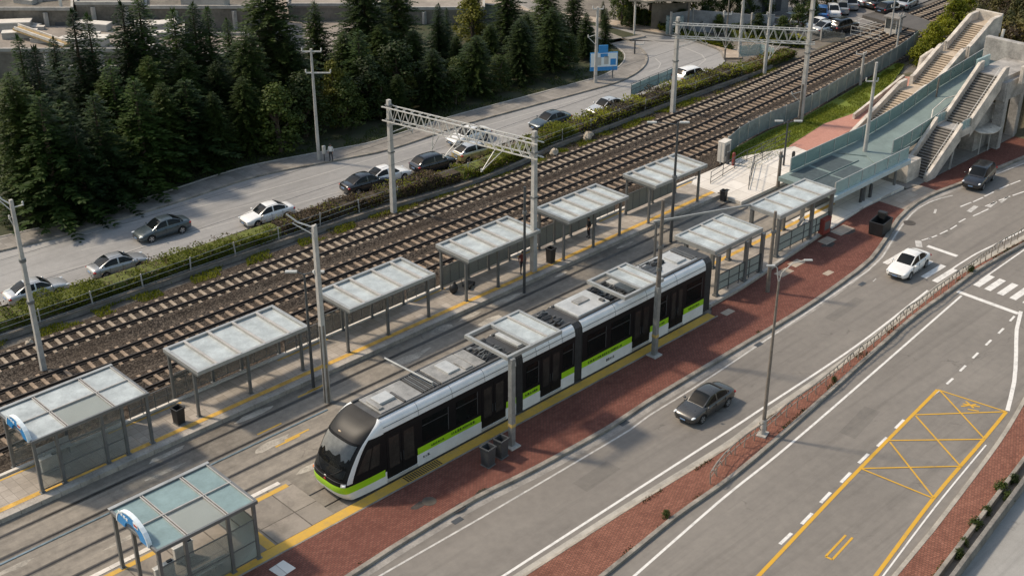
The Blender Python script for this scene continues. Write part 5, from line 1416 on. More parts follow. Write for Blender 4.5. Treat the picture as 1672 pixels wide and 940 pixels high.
MB().box(126.2,58.3,6.5,126.5,61.2,8.5).build('end_wall', BR, t, world=True, bevel=.05)
for x, z in ((116,3.6),(122.5,6.0),(125.5,7.0)): MB().box(x-.4,59.2,0,x+.4,60.3,z).build('column', BRG, t, world=True)
for x, y in ((117.6,62.0),(119.0,62.2)): 
    g = MB(); g.tube([(x,y,1.5),(x+.1,y,3.4),(x+.4,y,4.9),(x+1.1,y-.2,5.2)],.28,10); g.build('buttress', BR, t, world=True, smooth=True)
# ramp of the pink path beside it
t = thing('ramp', 'pink paved ramp with a pale kerb left of the beige staircase', 'ramp', (108,63,0))
rp = GL([(1448,160),(1478,130),(1496,140),(1440,192)], .6); rp = [(109.4,63.2),(118.4,65.2),(118.8,61.6),(109.2,61.5)]
g = MB(); g.add([(109.2,61.5,.19),(109.2,63.6,.19),(118.5,63.9,1.9),(118.5,61.5,1.9),(109.2,61.5,-.1),(109.2,63.6,-.1),(118.5,63.9,-.1),(118.5,61.5,-.1)], [(0,3,2,1),(4,5,6,7),(0,1,5,4),(1,2,6,5),(2,3,7,6),(3,0,4,7)])
g.build('ramp_deck', PINK, t, world=True)
g = MB(); g.add([(109.2,63.62,.7),(118.6,63.92,2.5),(118.6,64.2,2.5),(109.2,63.9,.7),(109.2,63.62,0),(118.6,63.92,0),(118.6,64.2,0),(109.2,63.9,0)], [(0,1,2,3),(7,6,5,4),(0,4,5,1),(1,5,6,2),(2,6,7,3),(3,7,4,0)]); g.build('kerb_wall', BR, t, world=True, bevel=.04)
# teal bridge
def dz(x): return yat([(80,2.35),(100,2.35),(106,2.9),(113,4.1),(124.5,5.3),(140,5.6)], x)
t = thing('ramp_bridge', 'footbridge ramp with teal deck and blue green glass sides between the two staircases', 'footbridge', (100,55,2.3))
XS = [87.2,90,93,96,98.6,101,104,107,110,113,117,121,125.5]
g = MB(); n = len(XS); vs = []
yR = lambda x: 51.7 if x < 98.5 else 53.35
for x in XS: vs += [(x,yR(x),dz(x)),(x,57.3,dz(x)),(x,57.3,dz(x)-.35),(x,yR(x),dz(x)-.35)]
g.add(vs, [(i*4+j,i*4+(j+1)%4,(i+1)*4+(j+1)%4,(i+1)*4+j) for i in range(n-1) for j in range(4)]+[(3,2,1,0),tuple((n-1)*4+i for i in range(4))])
g.build('deck', TEAL, t, world=True)
MB().box(87.6,52.2,2.352,90.6,54.6,2.372).box(90.9,52.2,2.352,93.9,54.4,2.372).box(88.2,54.8,2.352,91.0,56.9,2.372).box(91.4,54.7,2.352,94.6,56.9,2.372).build('floor_mat', DARKMAT, t, world=True)
g = MB(); g.tube([(95.0,52.3,2.40),(96.6,54.6,2.40),(95.4,56.9,2.40)],.05,6); g.tube([(87.4,54.7,2.4),(95.2,54.55,2.4)],.05,6); g.build('deck_joint', TEAL, t, world=True)
def gside(xs_, y, h=1.25, m=GLS_T):
    for a, b in zip(xs_, xs_[1:]):
        MB().add([(a,y-.015,dz(a)+.05),(b,y-.015,dz(b)+.05),(b,y-.015,dz(b)+h),(a,y-.015,dz(a)+h),(a,y+.015,dz(a)+.05),(b,y+.015,dz(b)+.05),(b,y+.015,dz(b)+h),(a,y+.015,dz(a)+h)],
            [(0,1,2,3),(7,6,5,4),(0,4,5,1),(1,5,6,2),(2,6,7,3),(3,7,4,0)]).build('glass_panel', m, t, world=True)
        MB().box(a-.03,y-.04,dz(a),a+.03,y+.04,dz(a)+h).build('baluster', STEEL_L, t, world=True)
    g = MB(); g.tube([(x,y,dz(x)+h+.02) for x in xs_],.035,6); g.build('hand_rail', STEEL_W, t, world=True)
gside([88.8,91,93.2,95.4,97.6,100,102.2,104.4,106.6,108.8,111,113,115,117.3,119.6,122,124.4], 57.25)
gside([87.2,89.2,91.2,93.2,95.2,97,98.6], 51.75, 1.15, GLS_TL); gside([98.7,100.2,101.8,103.5,105.2,107,109,111], 53.4)
MB().box(86.6,51.45,2.0,98.7,51.75,2.42).build('edge_beam', M('edge_beam',(.46,.54,.56),.45,.1,var=.15), t, world=True, bevel=.03)
MB().box(98.5,51.5,.16,100.6,53.3,2.0).build('abutment', BR, t, world=True, bevel=.05)
for x, y in ((92.3,51.95),(97.2,51.95),(92.3,56.6),(97.5,56.6),(104,56.0),(112,55.6),(120,56)): MB().cyl((x,y,0),(x,y,dz(x)-.3),.13,n=12).build('column', STEEL, t, world=True, smooth=True)
MB().tube([(124.6,57.3,5.0),(124.8,57.3,6.6),(125.0,57.3,7.4)],.16,8).build('end_post', CONC_W, t, world=True, smooth=True)
g = MB(); g.tube([(106.5,54.2,dz(106.5)),(108.0,54.9,dz(108)+.5),(110.5,55.1,dz(110.5)+.5),(113,54.6,dz(113)+.1)],.05,6); g.build('deck_hoop', CONC_W, t, world=True)
x, y = 104.9, 55.9; upole('thin rusty post standing on the teal bridge deck between the staircases', (1527,168),(1532,128), .08,.07, POLE_R, name='signal_post', cat='post', z0=3.2)

# ================================================================ PEOPLE
def person(label, x, y, z, h, face, shirt, trousers, pose=0.0):
    t = thing('person', label, 'person', (x,y,z), face)
    s = h/1.75
    J = dict(pel=(0,0,.93),wa=(0,0,1.08),ch=(0,.01,1.30),nk=(0,.02,1.46),hd=(0,.04,1.56),tp=(0,.04,1.70))
    for sg, n in ((-1,'l'),(1,'r')):
        J.update({'hp'+n:(sg*.09,0,.90),'kn'+n:(sg*.11,.04*sg*pose+.02,.49),'an'+n:(sg*.12,-.05+.12*sg*pose,.08),'to'+n:(sg*.13,.13+.12*sg*pose,.03),
            'sh'+n:(sg*.18,.0,1.40),'el'+n:(sg*.25,-.05,1.12),'wr'+n:(sg*.22,.10,.92),'pa'+n:(sg*.215,.14,.85)})
        for k in range(5): J['f%d%s'%(k,n)] = (sg*(.235-.016*k) - (sg*.03 if k==4 else 0), .155+.012*(k-1.5 if k<4 else 2), .775+.006*abs(k-1.5) + (.04 if k==4 else 0))
    R_ = dict(pel=.145,wa=.125,ch=.155,nk=.058,hd=.092,tp=.085)
    for n in 'lr': R_.update({'hp'+n:.095,'kn'+n:.062,'an'+n:.045,'to'+n:.04,'sh'+n:.068,'el'+n:.045,'wr'+n:.032,'pa'+n:.034,**{'f%d%s'%(k,n):.010 for k in range(5)}})
    E_ = [('pel','wa'),('wa','ch'),('ch','nk'),('nk','hd'),('hd','tp')]
    for n in 'lr': E_ += [('pel','hp'+n),('hp'+n,'kn'+n),('kn'+n,'an'+n),('an'+n,'to'+n),('ch','sh'+n),('sh'+n,'el'+n),('el'+n,'wr'+n),('wr'+n,'pa'+n)]+[('pa'+n,'f%d%s'%(k,n)) for k in range(5)]
    names = list(J); me = bpy.data.meshes.new('body'); me.from_pydata([tuple(c*s for c in J[k]) for k in names], [(names.index(a),names.index(b)) for a, b in E_], [])
    o = bpy.data.objects.new('body', me); COL.objects.link(o); o.parent = t
    sk = o.modifiers.new('sk','SKIN'); sv = me.skin_vertices[0].data
    for i, k in enumerate(names): sv[i].radius = (R_[k]*s*(1.12 if k in ('ch','wa','pel') else 1), R_[k]*s*(.8 if k in ('ch','wa','pel') else 1)); sv[i].use_root = (k == 'pel')
    o.modifiers.new('sb','SUBSURF').levels = 1
    apply_mods(o); me = o.data; skin = M('skin', (.36,.21,.14), .6)
    me.materials.clear()
    for m in (skin, shirt, trousers, BLACK): me.materials.append(m)
    for p in me.polygons:
        c = p.center/s
        p.material_index = 3 if c.z < .075 else 2 if c.z < .97 and abs(c.x) < .19 else 1 if c.z < 1.47 and not (c.z < 1.0 and c.y > .06) else 0
        p.use_smooth = True
    g = MB(); g.ball((0,.025*s,1.665*s),(.094*s,.108*s,.10*s),12,8); g.build('hair', BLACK, t, smooth=True)
    g = MB(); g.ball((0,.135*s,1.60*s),(.016*s,.022*s,.024*s),6,5)
    for sg in (-1,1): g.ball((sg*.095*s,.04*s,1.61*s),(.014*s,.025*s,.034*s),6,5)
    g.build('face', skin, t, smooth=True)
    g = MB()
    for sg in (-1,1): g.ball((sg*.034*s,.122*s,1.63*s),(.014*s,.01*s,.009*s),6,5)
    g.box(-.03*s,.118*s,1.548*s,.03*s,.128*s,1.556*s); g.build('features', BLACK, t)
    return t
x, y = G(853,447,.3); person('person in a dark red top and black trousers standing beside the near gantry pole', x, y, .305, 1.95, 2.6, M('red_cloth',(.17,.035,.025),.8), M('black_cloth',(.014,.014,.016),.85), .6)
x, y = G(961,388,.3); person('person in black waiting inside the shelter right of the near gantry pole', x, y, .305, 1.8, 1.2, bpy.data.materials['black_cloth'], bpy.data.materials['black_cloth'], .1)
x, y = G(541,263,.14); person('person in a white top and dark trousers on the pavement beside the slim utility pole', x, y, .145, 1.7, 2.2, M('white_cloth',(.6,.6,.58),.8), bpy.data.materials['black_cloth'], .3)
x, y = G(530,263,.14); t = thing('meter_post', 'pale parking meter on a dark post between the utility pole and the man in white', 'parking meter', (x,y,.14))
MB().cyl((0,0,0),(0,0,.75),.05,n=8).build('post', STEEL_D, t); g = MB(); g.box(-.16,-.1,.7,.16,.1,1.5); g.build('meter_head', STEEL_L, t, bevel=.06)
# ================================================================ TREES, HEDGES, SLOPES
LC = leafmat('conifer_leaf', (.014,.035,.009), (.036,.068,.015), (.075,.105,.021), .3)
LD = leafmat('fir_leaf', (.019,.040,.010), (.050,.080,.018), (.10,.122,.028), .3)
LB = leafmat('bush_leaf', (.020,.040,.009), (.052,.078,.015), (.105,.118,.022), .32)
LY = leafmat('yellow_leaf', (.05,.06,.010), (.12,.13,.016), (.18,.165,.03), .35)
LH = leafmat('hedge_leaf', (.10,.13,.008), (.22,.24,.018), (.30,.26,.04), .5)
LV = leafmat('dry_vine', (.045,.032,.020), (.09,.062,.036), (.13,.10,.05), .15)
LS = leafmat('scrub_leaf', (.035,.045,.010), (.10,.085,.03), (.16,.125,.06), .2)
LG = leafmat('grass_blade', (.085,.12,.012), (.17,.21,.02), (.22,.21,.04), .35)
def cards(vs, fs, c, d, u, L, w):
    """a pointed leaf-like diamond from c along d"""
    o = len(vs); m = c + d*(L*.45)
    vs += [c, m+u*w, c+d*L, m-u*w]; fs.append((o,o+1,o+2,o+3))
def conifer(name, h, rb, seed, mat, dens=1.0, droop=.25, spire=.85, base=.06):
    r = random.Random(seed); vs, fs = [], []
    z = h*base; 
    while z < h*.985:
        f = 1-z/h; rad = rb*(f**spire)*r.uniform(.82,1.12)+.08
        nb = max(4, int((5+5*f)*dens)); a0 = r.uniform(0,6.3)
        for b in range(nb):
            a = a0+2*pi*b/nb+r.uniform(-.3,.3); L = rad*r.uniform(.62,1.15); dr = droop*r.uniform(.5,1.5)
            d = Vector((cos(a),sin(a),0)); sd = Vector((-sin(a),cos(a),0)); k = max(3,int(L/.20)); tw = r.uniform(-.35,.35)
            for i in range(k):
                u = (i+.6)/k; p = d*(L*u); p.z = z + r.uniform(-.06,.06) + L*(.18*u - dr*u*u*1.6)
                sp = .82*(.18+.42*(1-abs(u-.45)))*min(1,.35+L*.35)
                for s in (-1,1):
                    dd = (d*.75+sd*s*r.uniform(.5,1.1)+Vector((0,0,r.uniform(-.35,.2)))).normalized()
                    up = dd.cross(Vector((0,0,1))).normalized(); up = (up+Vector((0,0,r.uniform(-.6,.6)+tw))).normalized()
                    cards(vs, fs, p, dd, up, sp*r.uniform(.75,1.3), sp*.24)
                cards(vs, fs, p, (d+Vector((0,0,r.uniform(-.3,.5)))).normalized(), (sd+Vector((0,0,r.uniform(-.5,.5)))).normalized(), sp*1.05, sp*.24)
        z += .36*(.55+.75*f)*r.uniform(.85,1.15)/max(.75,dens**.5)
    for k in range(6): cards(vs, fs, Vector((0,0,h*.955)), Vector((r.uniform(-.25,.25),r.uniform(-.25,.25),1)).normalized(), Vector((cos(k),sin(k),0)), h*.055, .07)
    t = bpy.data.objects.new(name, None); COL.objects.link(t)
    MB().cyl((0,0,-.1),(0,0,h*.95), .028*h*.6+.06, .02, 8).build('trunk', BARK, t, smooth=True)
    m = MB(); m.v = [tuple(v) for v in vs]; m.f = [list(f) for f in fs]; m.m = [0]*len(fs); m.build('crown', mat, t, normals=False)
    return t
def broad(name, h, rb, seed, mat, n=70, leaf=.26, low=.12, shape=1.0, per=46, bare=False):
    r = random.Random(seed); vs, fs = [], []; tr = MB()
    th = h*.45
    tr.tube([(0,0,-.1),(.06*h*r.uniform(-1,1)*.3,0,th*.5),(.0,.03*h*r.uniform(-1,1),th)], .025*h+.05, 8, 0, .015*h+.03)
    for k in range(n):
        u = r.random()**.8; zz = h*(low+(1-low)*u*.96)
        f = (zz/h-low)/(1-low); prof = (max(0.04,(1-f)))**.6*(min(1,.45+f*2.0))*shape
        a = r.uniform(0,6.283); rr = rb*prof*r.uniform(.35,1.0)
        c = Vector((cos(a)*rr,sin(a)*rr,zz)); cr = r.uniform(.12,.22)*rb+.18
        if k % 5 == 0: tr.tube([(0,0,min(th,zz*.6)),tuple(c*.6+Vector((0,0,zz*.25))),tuple(c)], .05+.006*h, 5, 0, .012)
        if bare and k % 3: continue
        for i in range(per):
            v = Vector((r.gauss(0,1),r.gauss(0,1),r.gauss(0,.75))); v = v.normalized()*cr*(r.random()**.4)
            p = c+v; nrm = (v.normalized()+Vector((r.uniform(-.5,.5),r.uniform(-.5,.5),r.uniform(0,.9)))).normalized()
            d = nrm.cross(Vector((r.uniform(-1,1),r.uniform(-1,1),r.uniform(-1,1)))).normalized()
            cards(vs, fs, p, d, nrm.cross(d), leaf*r.uniform(.7,1.3), leaf*.36)
    t = bpy.data.objects.new(name, None); COL.objects.link(t)
    tr.build('trunk', BARK, t, smooth=True)
    m = MB(); m.v = [tuple(v) for v in vs]; m.f = [list(f) for f in fs]; m.m = [0]*len(fs); m.build('crown', mat, t, normals=False)
    return t
PRO = {'spire': conifer('conifer_tree', 14, 2.3, 1, LC, 1.1, .22, .72), 'spire2': conifer('conifer_tree', 14, 2.9, 2, LC, 1.15, .25, .7), 'fir': conifer('conifer_tree', 15, 4.3, 3, LD, 1.25, .12, .62),
       'fir2': conifer('conifer_tree', 14, 4.6, 4, LD, 1.25, .16, .55), 'small': conifer('conifer_tree', 8, 2.4, 5, LC, 1.1, .2, .75),
       'bush': broad('bushy_tree', 8, 3.0, 6, LB, 90, .30, .06), 'bush2': broad('bushy_tree', 8.5, 2.6, 7, LB, 80, .28, .05, .95), 'yellow': broad('bushy_tree', 8, 2.5, 8, LY, 70, .28, .1), 'broad': broad('broadleaf_tree', 10, 4.2, 9, LB, 100, .42, .25, 1.0, 34)}
HP = {'spire':14,'spire2':14,'fir':15,'fir2':14,'small':8,'bush':8,'bush2':8.5,'yellow':8,'broad':10}
USED = set()
def tree(kind, label, x, y, h, group, w=1.0, z=0.05, cat='tree'):
    p = PRO[kind]; s = h/HP[kind]
    if kind in USED: o = copy_tree(p)
    else: o = p; USED.add(kind)
    tag(o, label, cat, group); o.location = (x,y,z); o.rotation_euler = (0,0,RND.uniform(0,6.28)); o.scale = (s*w,s*w,s)
    return o
gW = 'trees of the dark wood beside the road'
def treeT(kind, label, px, py, y, w=1.0, group=gW):
    x, z = ZAT(y, px, py); w *= {'spire':1.65,'spire2':1.6,'fir':1.25,'fir2':1.25,'small':1.35,'bush':1.45,'bush2':1.5,'yellow':1.35,'broad':1.0}[kind]; return tree(kind, label, x, y, z, group, w)
# back row first; (kind, picture point of the tip, distance row, width)
for kind, px, py, y, w, lab in [
 ('spire',28,58,104,.95,'slim dark spire in the wood at the left edge, its tip below the concrete yard'),
 ('spire',55,76,103,1.0,'dark spire just right of the one at the left edge of the wood'),
 ('spire',116,14,106,.95,'tall slim spire, left one of the close pair before the concrete wall'),
 ('spire',141,22,106,.85,'tall slim spire, right one of the close pair before the concrete wall'),
 ('spire2',197,2,106,.9,'tall dark conifer, left half of the broad twin whose tips reach the picture top'),
 ('spire2',224,-6,106,1.0,'tall dark conifer, right half of the broad twin whose tips reach the picture top'),
 ('spire2',281,14,106,.95,'dark spire, left of the trio standing before the stained concrete wall'),
 ('spire2',313,4,106,1.0,'dark spire, tallest middle one of the trio before the stained concrete wall'),
 ('spire',337,12,106,.95,'thin dark spire, right of the trio before the stained concrete wall'),
 ('fir',432,-55,105,1.05,'huge layered fir standing left of the slim utility pole, tip out of the picture'),
 ('fir',512,2,108,.85,'dark fir close behind the slim utility pole, left of the biggest twin crowns'),
 ('fir2',592,-45,106,1.0,'broad dark fir, left of the two huge crowns right of the slim utility pole'),
 ('fir2',645,-40,107,.95,'broad dark fir, right of the two huge crowns right of the slim utility pole'),
 ('spire2',715,6,106,.95,'spired conifer with a bare pale yard behind it, left of the yellow green tree'),
 ('spire',729,14,107,.9,'thin spire half merged with the conifer left of the yellow green tree'),
 ('fir',828,-45,104,.95,'dense dark fir directly right of the yellow green tree'),
 ('fir2',893,-40,103,.9,'very dark broad fir left of the blue hoarding'),
 ('fir2',938,-30,102,.75,'very dark fir standing next to the concrete pole by the hoarding'),
 ('fir',985,2,103,.6,'last dark fir of the wood, overhanging the blue hoarding'),
 ('fir',775,-20,111,.8,'fir at the back of the wood behind the yellow green tree'),
 ('spire2',85,60,112,.9,'distant spire seen in the gap right of the left edge spires'),
 ('spire2',370,30,112,.9,'dark spire far back, between the trio and the huge layered fir')]:
    treeT(kind, lab, px, py, y, w)
for kind, px, py, y, w, lab in [
 ('fir2',14,118,100,.85,'full dark tree in the front row at the left edge, half out of the picture'),
 ('small',62,150,97,1.1,'short conifer in the front row below the left edge spires'),
 ('small',96,165,99,1.2,'short broad conifer in the front row under the close pair of spires'),
 ('small',150,150,97,1.0,'short spired conifer in the front row right below the close pair of spires'),
 ('small',178,98,101,.9,'thin spire in the middle row between the close pair and the broad twin'),
 ('small',217,126,98,1.05,'short spired conifer in the front row under the broad twin'),
 ('small',120,200,95.5,.9,'low bushy tree at the road edge near the left, in the front row'),
 ('fir2',262,135,98.5,.8,'rounded tree in the front row left of the trio'),
 ('small',300,128,99,1.4,'wide drooping conifer in the front row under the trio of spires'),
 ('fir2',345,150,97.5,.75,'dark rounded tree in the front row below the right end of the trio'),
 ('fir2',395,125,98,.85,'large rounded tree in the front row at the foot of the huge layered fir'),
 ('bush2',447,140,96.5,1.1,'rounded tree in the front row left of the slim utility pole'),
 ('bush',492,120,98,.95,'bushy tree right behind the slim utility pole'),
 ('yellow',541,100,98,.75,'yellowing bushy tree to the right of the slim utility pole top'),
 ('small',584,48,100,1.1,'narrow conifer rising between the yellowing tree and the huge crowns'),
 ('bush2',598,95,98,1.15,'bushy tree above the near gantry\'s left pole'),
 ('bush',646,72,98,.95,'bushy tree with a pointed top right of the near gantry\'s left pole'),
 ('yellow',668,118,96.5,.7,'olive yellow bushy tree in the front row above the near truss'),
 ('bush2',716,95,98,1.2,'dark bushy tree in the front row left of the trunk gap'),
 ('yellow',770,-8,108,1.15,'bright yellow green tree top between dark conifers at the picture top'),
 ('small',762,70,99,1.3,'drooping dark conifer in the front row under the yellow green tree'),
 ('bush',842,72,98.5,1.0,'dark spreading tree at the front above the golden car'),
 ('bush2',905,60,97.5,1.0,'dark bushy tree at the front between the dark slate car and the hoarding'),
 ('small',955,60,97,1.2,'short dark conifer behind the concrete pole by the hoarding')]:
    treeT(kind, lab, px, py, y, w)
for i, (kind, px, py, y, w) in enumerate([('fir2',40,150,101,.8),('fir2',100,150,101.5,.75),('fir2',168,122,102,.75),('fir2',240,92,102,.8),('fir2',300,84,102,.8),('fir2',352,98,101.5,.8),('fir2',400,50,101,.9),('fir2',470,62,102,.9),
    ('fir2',560,52,102.5,.95),('fir2',620,40,102.5,1.0),('fir2',675,48,102,1.0),('fir2',745,58,102.5,.95),('fir2',800,40,101.5,1.0),('fir2',860,22,100.5,.95),('fir2',915,20,100,.9),('fir2',880,60,97.5,.9),('bush',810,92,96.6,.95),('bush2',690,112,96.5,1.0),('bush',560,128,97,.95),('bush2',620,130,96.5,.9),('bush',745,96,96.3,1.0),('bush',965,45,100,.8)]):
    treeT(kind, 'full dark tree in the middle row of the wood, %s from the left' % ['first','second','third','fourth','fifth','sixth','seventh','eighth','ninth','tenth','eleventh','twelfth','thirteenth','fourteenth','fifteenth','sixteenth','seventeenth','eighteenth','nineteenth','twentieth','21st','22nd'][i], px, py, y, w)
for i, (kind, px, py, y, w) in enumerate([('fir2',648,122,95.2,.9),('fir2',706,80,95.4,1.0),('bush',742,110,94.8,1.0),('fir2',778,58,95.2,1.05),('bush2',816,92,94.6,1.0),('fir2',850,30,95.4,1.0),('fir2',902,12,95.2,.95),('bush',930,58,94.6,.8),('fir2',958,22,95.8,.8),('fir',990,14,97.5,.7)]):
    treeT(kind, 'dark tree along the verge edge, %s of ten from gantry pole to hoarding' % ['first','second','third','fourth','fifth','sixth','seventh','eighth','ninth','tenth'][i], px, py, y, w)
# beyond the bend
gF = 'trees beyond the road bend'
far = [(1015,42,9,'first tree'),(1036,37,8,'second tree'),(1062,28,8,'third tree, behind the ragged shed'),(1100,38,6.5,'fourth tree, thin and pale'),(1130,37,7,'fifth tree, above the grey fence'),(1160,40,8,'sixth tree, above the grey fence'),(1190,38,9,'tree behind the pair of poles'),
 (1215,35,8,'tree just right of the stout pole'),(1240,30,8,'tree left of the grey house'),(1268,22,9,'tree rising behind the grey house'),(1300,22,9,'tree right of the grey house'),(1325,14,9,'tree above the row of parked cars, left one'),(1356,4,9,'tree above the row of parked cars, middle one'),(1392,-2,9,'tree above the row of parked cars, right one')]
for px, py, h, lab in far:
    x, y = G(px, py); kd = RND.choice(('bush','bush2','broad','bush')); h = h*.62 if kd != 'broad' else h; tree(kd, 'dark leafy tree beyond the road bend: '+lab, x, y, h*RND.uniform(.9,1.1), gF, RND.uniform(.8,1.1), 0)

for i, (px, py, h) in enumerate([(1028,46,2.6),(1052,44,2.2),(1112,50,2.6),(1150,50,3.0),(1172,56,2.4),(1236,60,2.8),(1276,62,2.6),(1302,50,3.2),(1322,42,3.4),(1350,12,4.2)]):
    x, y = G(px, py); tree('bush', 'low green bush past the road bend, %s from the left along the far fences' % ['first','second','third','fourth','fifth','sixth','seventh','eighth','ninth','tenth'][i], x, y, h, 'low bushes past the road bend', 1.25, 0, 'bush')
def hedge(label, pts, w, h, seed, mats, n, leaf=.17, mixf=.5, z0=.28, wild=.25, name='hedge', vine=None):
    """pts: centre line"""
    r = random.Random(seed); L = [0]
    for a, b in zip(pts, pts[1:]): L.append(L[-1]+math.dist(a,b))
    def pt(d):
        for i in range(len(pts)-1):
            if d <= L[i+1]: u = (d-L[i])/(L[i+1]-L[i]); return lerp(pts[i][0],pts[i+1][0],u), lerp(pts[i][1],pts[i+1][1],u)
        return pts[-1]
    t = thing(name, label, 'hedge', (pts[0][0],pts[0][1],0))
    for idx, mat in enumerate(mats):
        m = MB(); vs, fs = [], []
        for k in range(int(n*(mixf if idx == 0 else 1-mixf)) if len(mats) > 1 else n):
            d = r.uniform(0,L[-1]); x, y = pt(d)
            hh = h*(.82+.8*noise.noise((x*.35,idx*3.1,seed))+.3*noise.noise((x*1.3,7,seed)))
            s = r.random()
            if s < .45: zz = hh*r.uniform(.85,1.08); yy = r.uniform(-.5,.5)*w
            elif s < .85: zz = hh*r.random()**.8; yy = (-.5 if r.random() < .75 else .5)*w*r.uniform(.8,1.12)
            else: zz = hh*r.random(); yy = r.uniform(-.5,.5)*w
            if noise.noise((x*.5,yy*.5+idx*9,zz*.7)) > wild and idx == 0 and len(mats) > 1: continue
            c = Vector((x,y+yy,z0+zz)); nrm = Vector((r.uniform(-.8,.5),r.uniform(-.7,.9),r.uniform(.1,1.4))).normalized(); dd = nrm.cross(Vector((r.uniform(-1,1),r.uniform(-1,1),r.uniform(-1,1)))).normalized()
            cards(vs, fs, c, dd, nrm.cross(dd), leaf*r.uniform(.7,1.5), leaf*.34)
        m.v = [tuple(v) for v in vs]; m.f = [list(f) for f in fs]; m.m = [0]*len(fs); m.build('foliage' if idx == 0 else 'dry_growth', mat, t, world=True, normals=False)
    c = MB(); ps = spline(pts, 1.5); c.strip([(p[0],p[1]-w*.36) for p in ps], [(p[0],p[1]+w*.36) for p in ps], z0-.2, z0+h*.70); c.build('hedge_core', M('hedge_fill', (.10,.115,.02) if mats[0] is LH else (.05,.037,.022), .95, var=.4, scale=2, bump=.6, bscale=12), t, world=True)  # core takes the foliage colour and fills gaps between the leaves
    return t
def hx(a, b, dy=1.55): return [(x, yat([(p[0],p[1]) for p in w2_], x)+dy) for x in [lerp(a,b,i/8) for i in range(9)]]
hedge('bright green hedge along the left part of the railway wall, by the silver cars', hx(20,52.5), 2.1, 1.15, 1, [LH, LV], 17000, .17, .88)
hedge('brown leafless vine hedge below the two black cars', hx(52.7,70.5), 1.7, 1.25, 2, [LV, LH], 9500, .16, .86, wild=.5)
hedge('green shrub hedge below the golden car and under the near truss', hx(70.8,86.5), 2.0, 1.1, 3, [LH, LV], 8000, .18, .8)
hedge('brownish mixed hedge along the road bend, near the far gantry', hx(86.8,112), 2.2, 1.15, 4, [LV, LH], 10500, .19, .55, wild=.6)
hedge('low orange green shrubs at the end of the railway wall', hx(112.3,122,1.2), 1.8, .8, 5, [LH, LV], 3500, .2, .6)
def patchy(name, kind_label, region, n, seed, mat, L, mask=.0, z=.03, hgt_=.2):
    r = random.Random(seed); vs, fs = [], []
    (x0,x1) = region[0]; f0, f1 = region[1], region[2]; k = 0
    while k < n:
        x = r.uniform(x0,x1); y = lerp(f0(x),f1(x),r.random())
        if noise.noise((x*.45,y*.45,seed)) < mask: k += 1; continue
        a = r.uniform(0,6.28); d = Vector((cos(a)*.5,sin(a)*.5,r.uniform(.5,1.2))).normalized(); u = Vector((-sin(a),cos(a),r.uniform(-.3,.3))).normalized()
        cards(vs, fs, Vector((x,y,z)), d, u, L*r.uniform(.6,1.5), L*.22); k += 1
    m = MB(); m.v = [tuple(v) for v in vs]; m.f = [list(f) for f in fs]; m.m = [0]*len(fs); o = m.build(name, mat, normals=False); return stuff(o)
wy = lambda x: yat([(p[0],p[1]) for p in w2_], x)
patchy('weeds', '', ((22,118), lambda x: wy(x)-1.5, lambda x: wy(x)-.15), 20000, 3, LH, .2, .0)
patchy('weeds', '', ((56,118), lambda x: wy(x)-1.2, lambda x: wy(x)-.1), 3500, 9, LS, .2, .0)
gl = GL([(1178,262),(1190,250),(1255,216),(1310,195),(1380,155),(1462,106)]); gb = GL([(1268,264),(1290,240),(1345,205),(1430,175),(1448,150),(1475,112)])
patchy('grass', '', ((91,128), lambda x: yat(gb,x)+.1, lambda x: yat(gl,x)-.3), 14000, 4, LG, .17, -.35, .19)
patchy('grass', '', ((36,112), lambda x: yat(sorted(pw),x)+.2, lambda x: yat(sorted(pw),x)+3.2), 9000, 5, LB, .2, -.1, .05)
for i_, (c_, dy_) in enumerate(((mR,.34),(mL,-.24),(a1,.2))):
    patchy('weeds', '', ((30,100), lambda x, c_=c_, dy_=dy_: yat(c_,x)+dy_-.12, lambda x, c_=c_, dy_=dy_: yat(c_,x)+dy_+.12), 2600, 12+i_, LS if i_ else LB, .13, .22, .11)
patchy('weeds', '', ((32,90), lambda x: yat(kerbR,x)+.32, lambda x: yat(kerbR,x)+.5), 2600, 16, LS, .12, .3, .12)
# planter plants bottom right
for k, (px, py, s, lab) in enumerate([(1560,905,.8,'small dark shrub in the planting bed at the bottom right, lowest in the picture'),(1567,885,.7,'shrub in the planting bed next to the lowest one'),(1586,858,1.0,'leafy shrub in the planting bed above a broken slab'),(1628,800,1.1,'tuft of leaves leaning over the low wall, upper planting bed'),
      (1650,785,.9,'shrub at the upper end of the planting bed at the right edge'),(1605,835,.8,'dark shrub in the middle of the planting bed'),(1640,812,.8,'dark shrub between the two walls, third from the top')]):
    if k == 0: sh0 = broad('shrub', 1.1, .8, 31, LB, 26, .16, .05, 1.0, 22); o = sh0
    else: o = copy_tree(sh0)
    x, y = G(px, py, .1); tag(o, lab, 'shrub', 'shrubs in the planting bed'); o.location = (x,y-.2,.05); s *= .62; o.scale = (s,s,s); o.rotation_euler = (0,0,k*1.3)
for k, (px, py, s, lab) in enumerate([(1088,843,.42,'tiny green tuft on the brick median near its lower end'),(1585,443,.5,'green tuft on the median by the upper zebra crossing'),(1362,622,.34,'small weed beneath the median railing')]):
    o = copy_tree(sh0); x, y = G(px, py, .12); tag(o, lab, 'weed'); o.name = 'weed_tuft'; o.location = (x,y,.1); o.scale = (s,s,s)
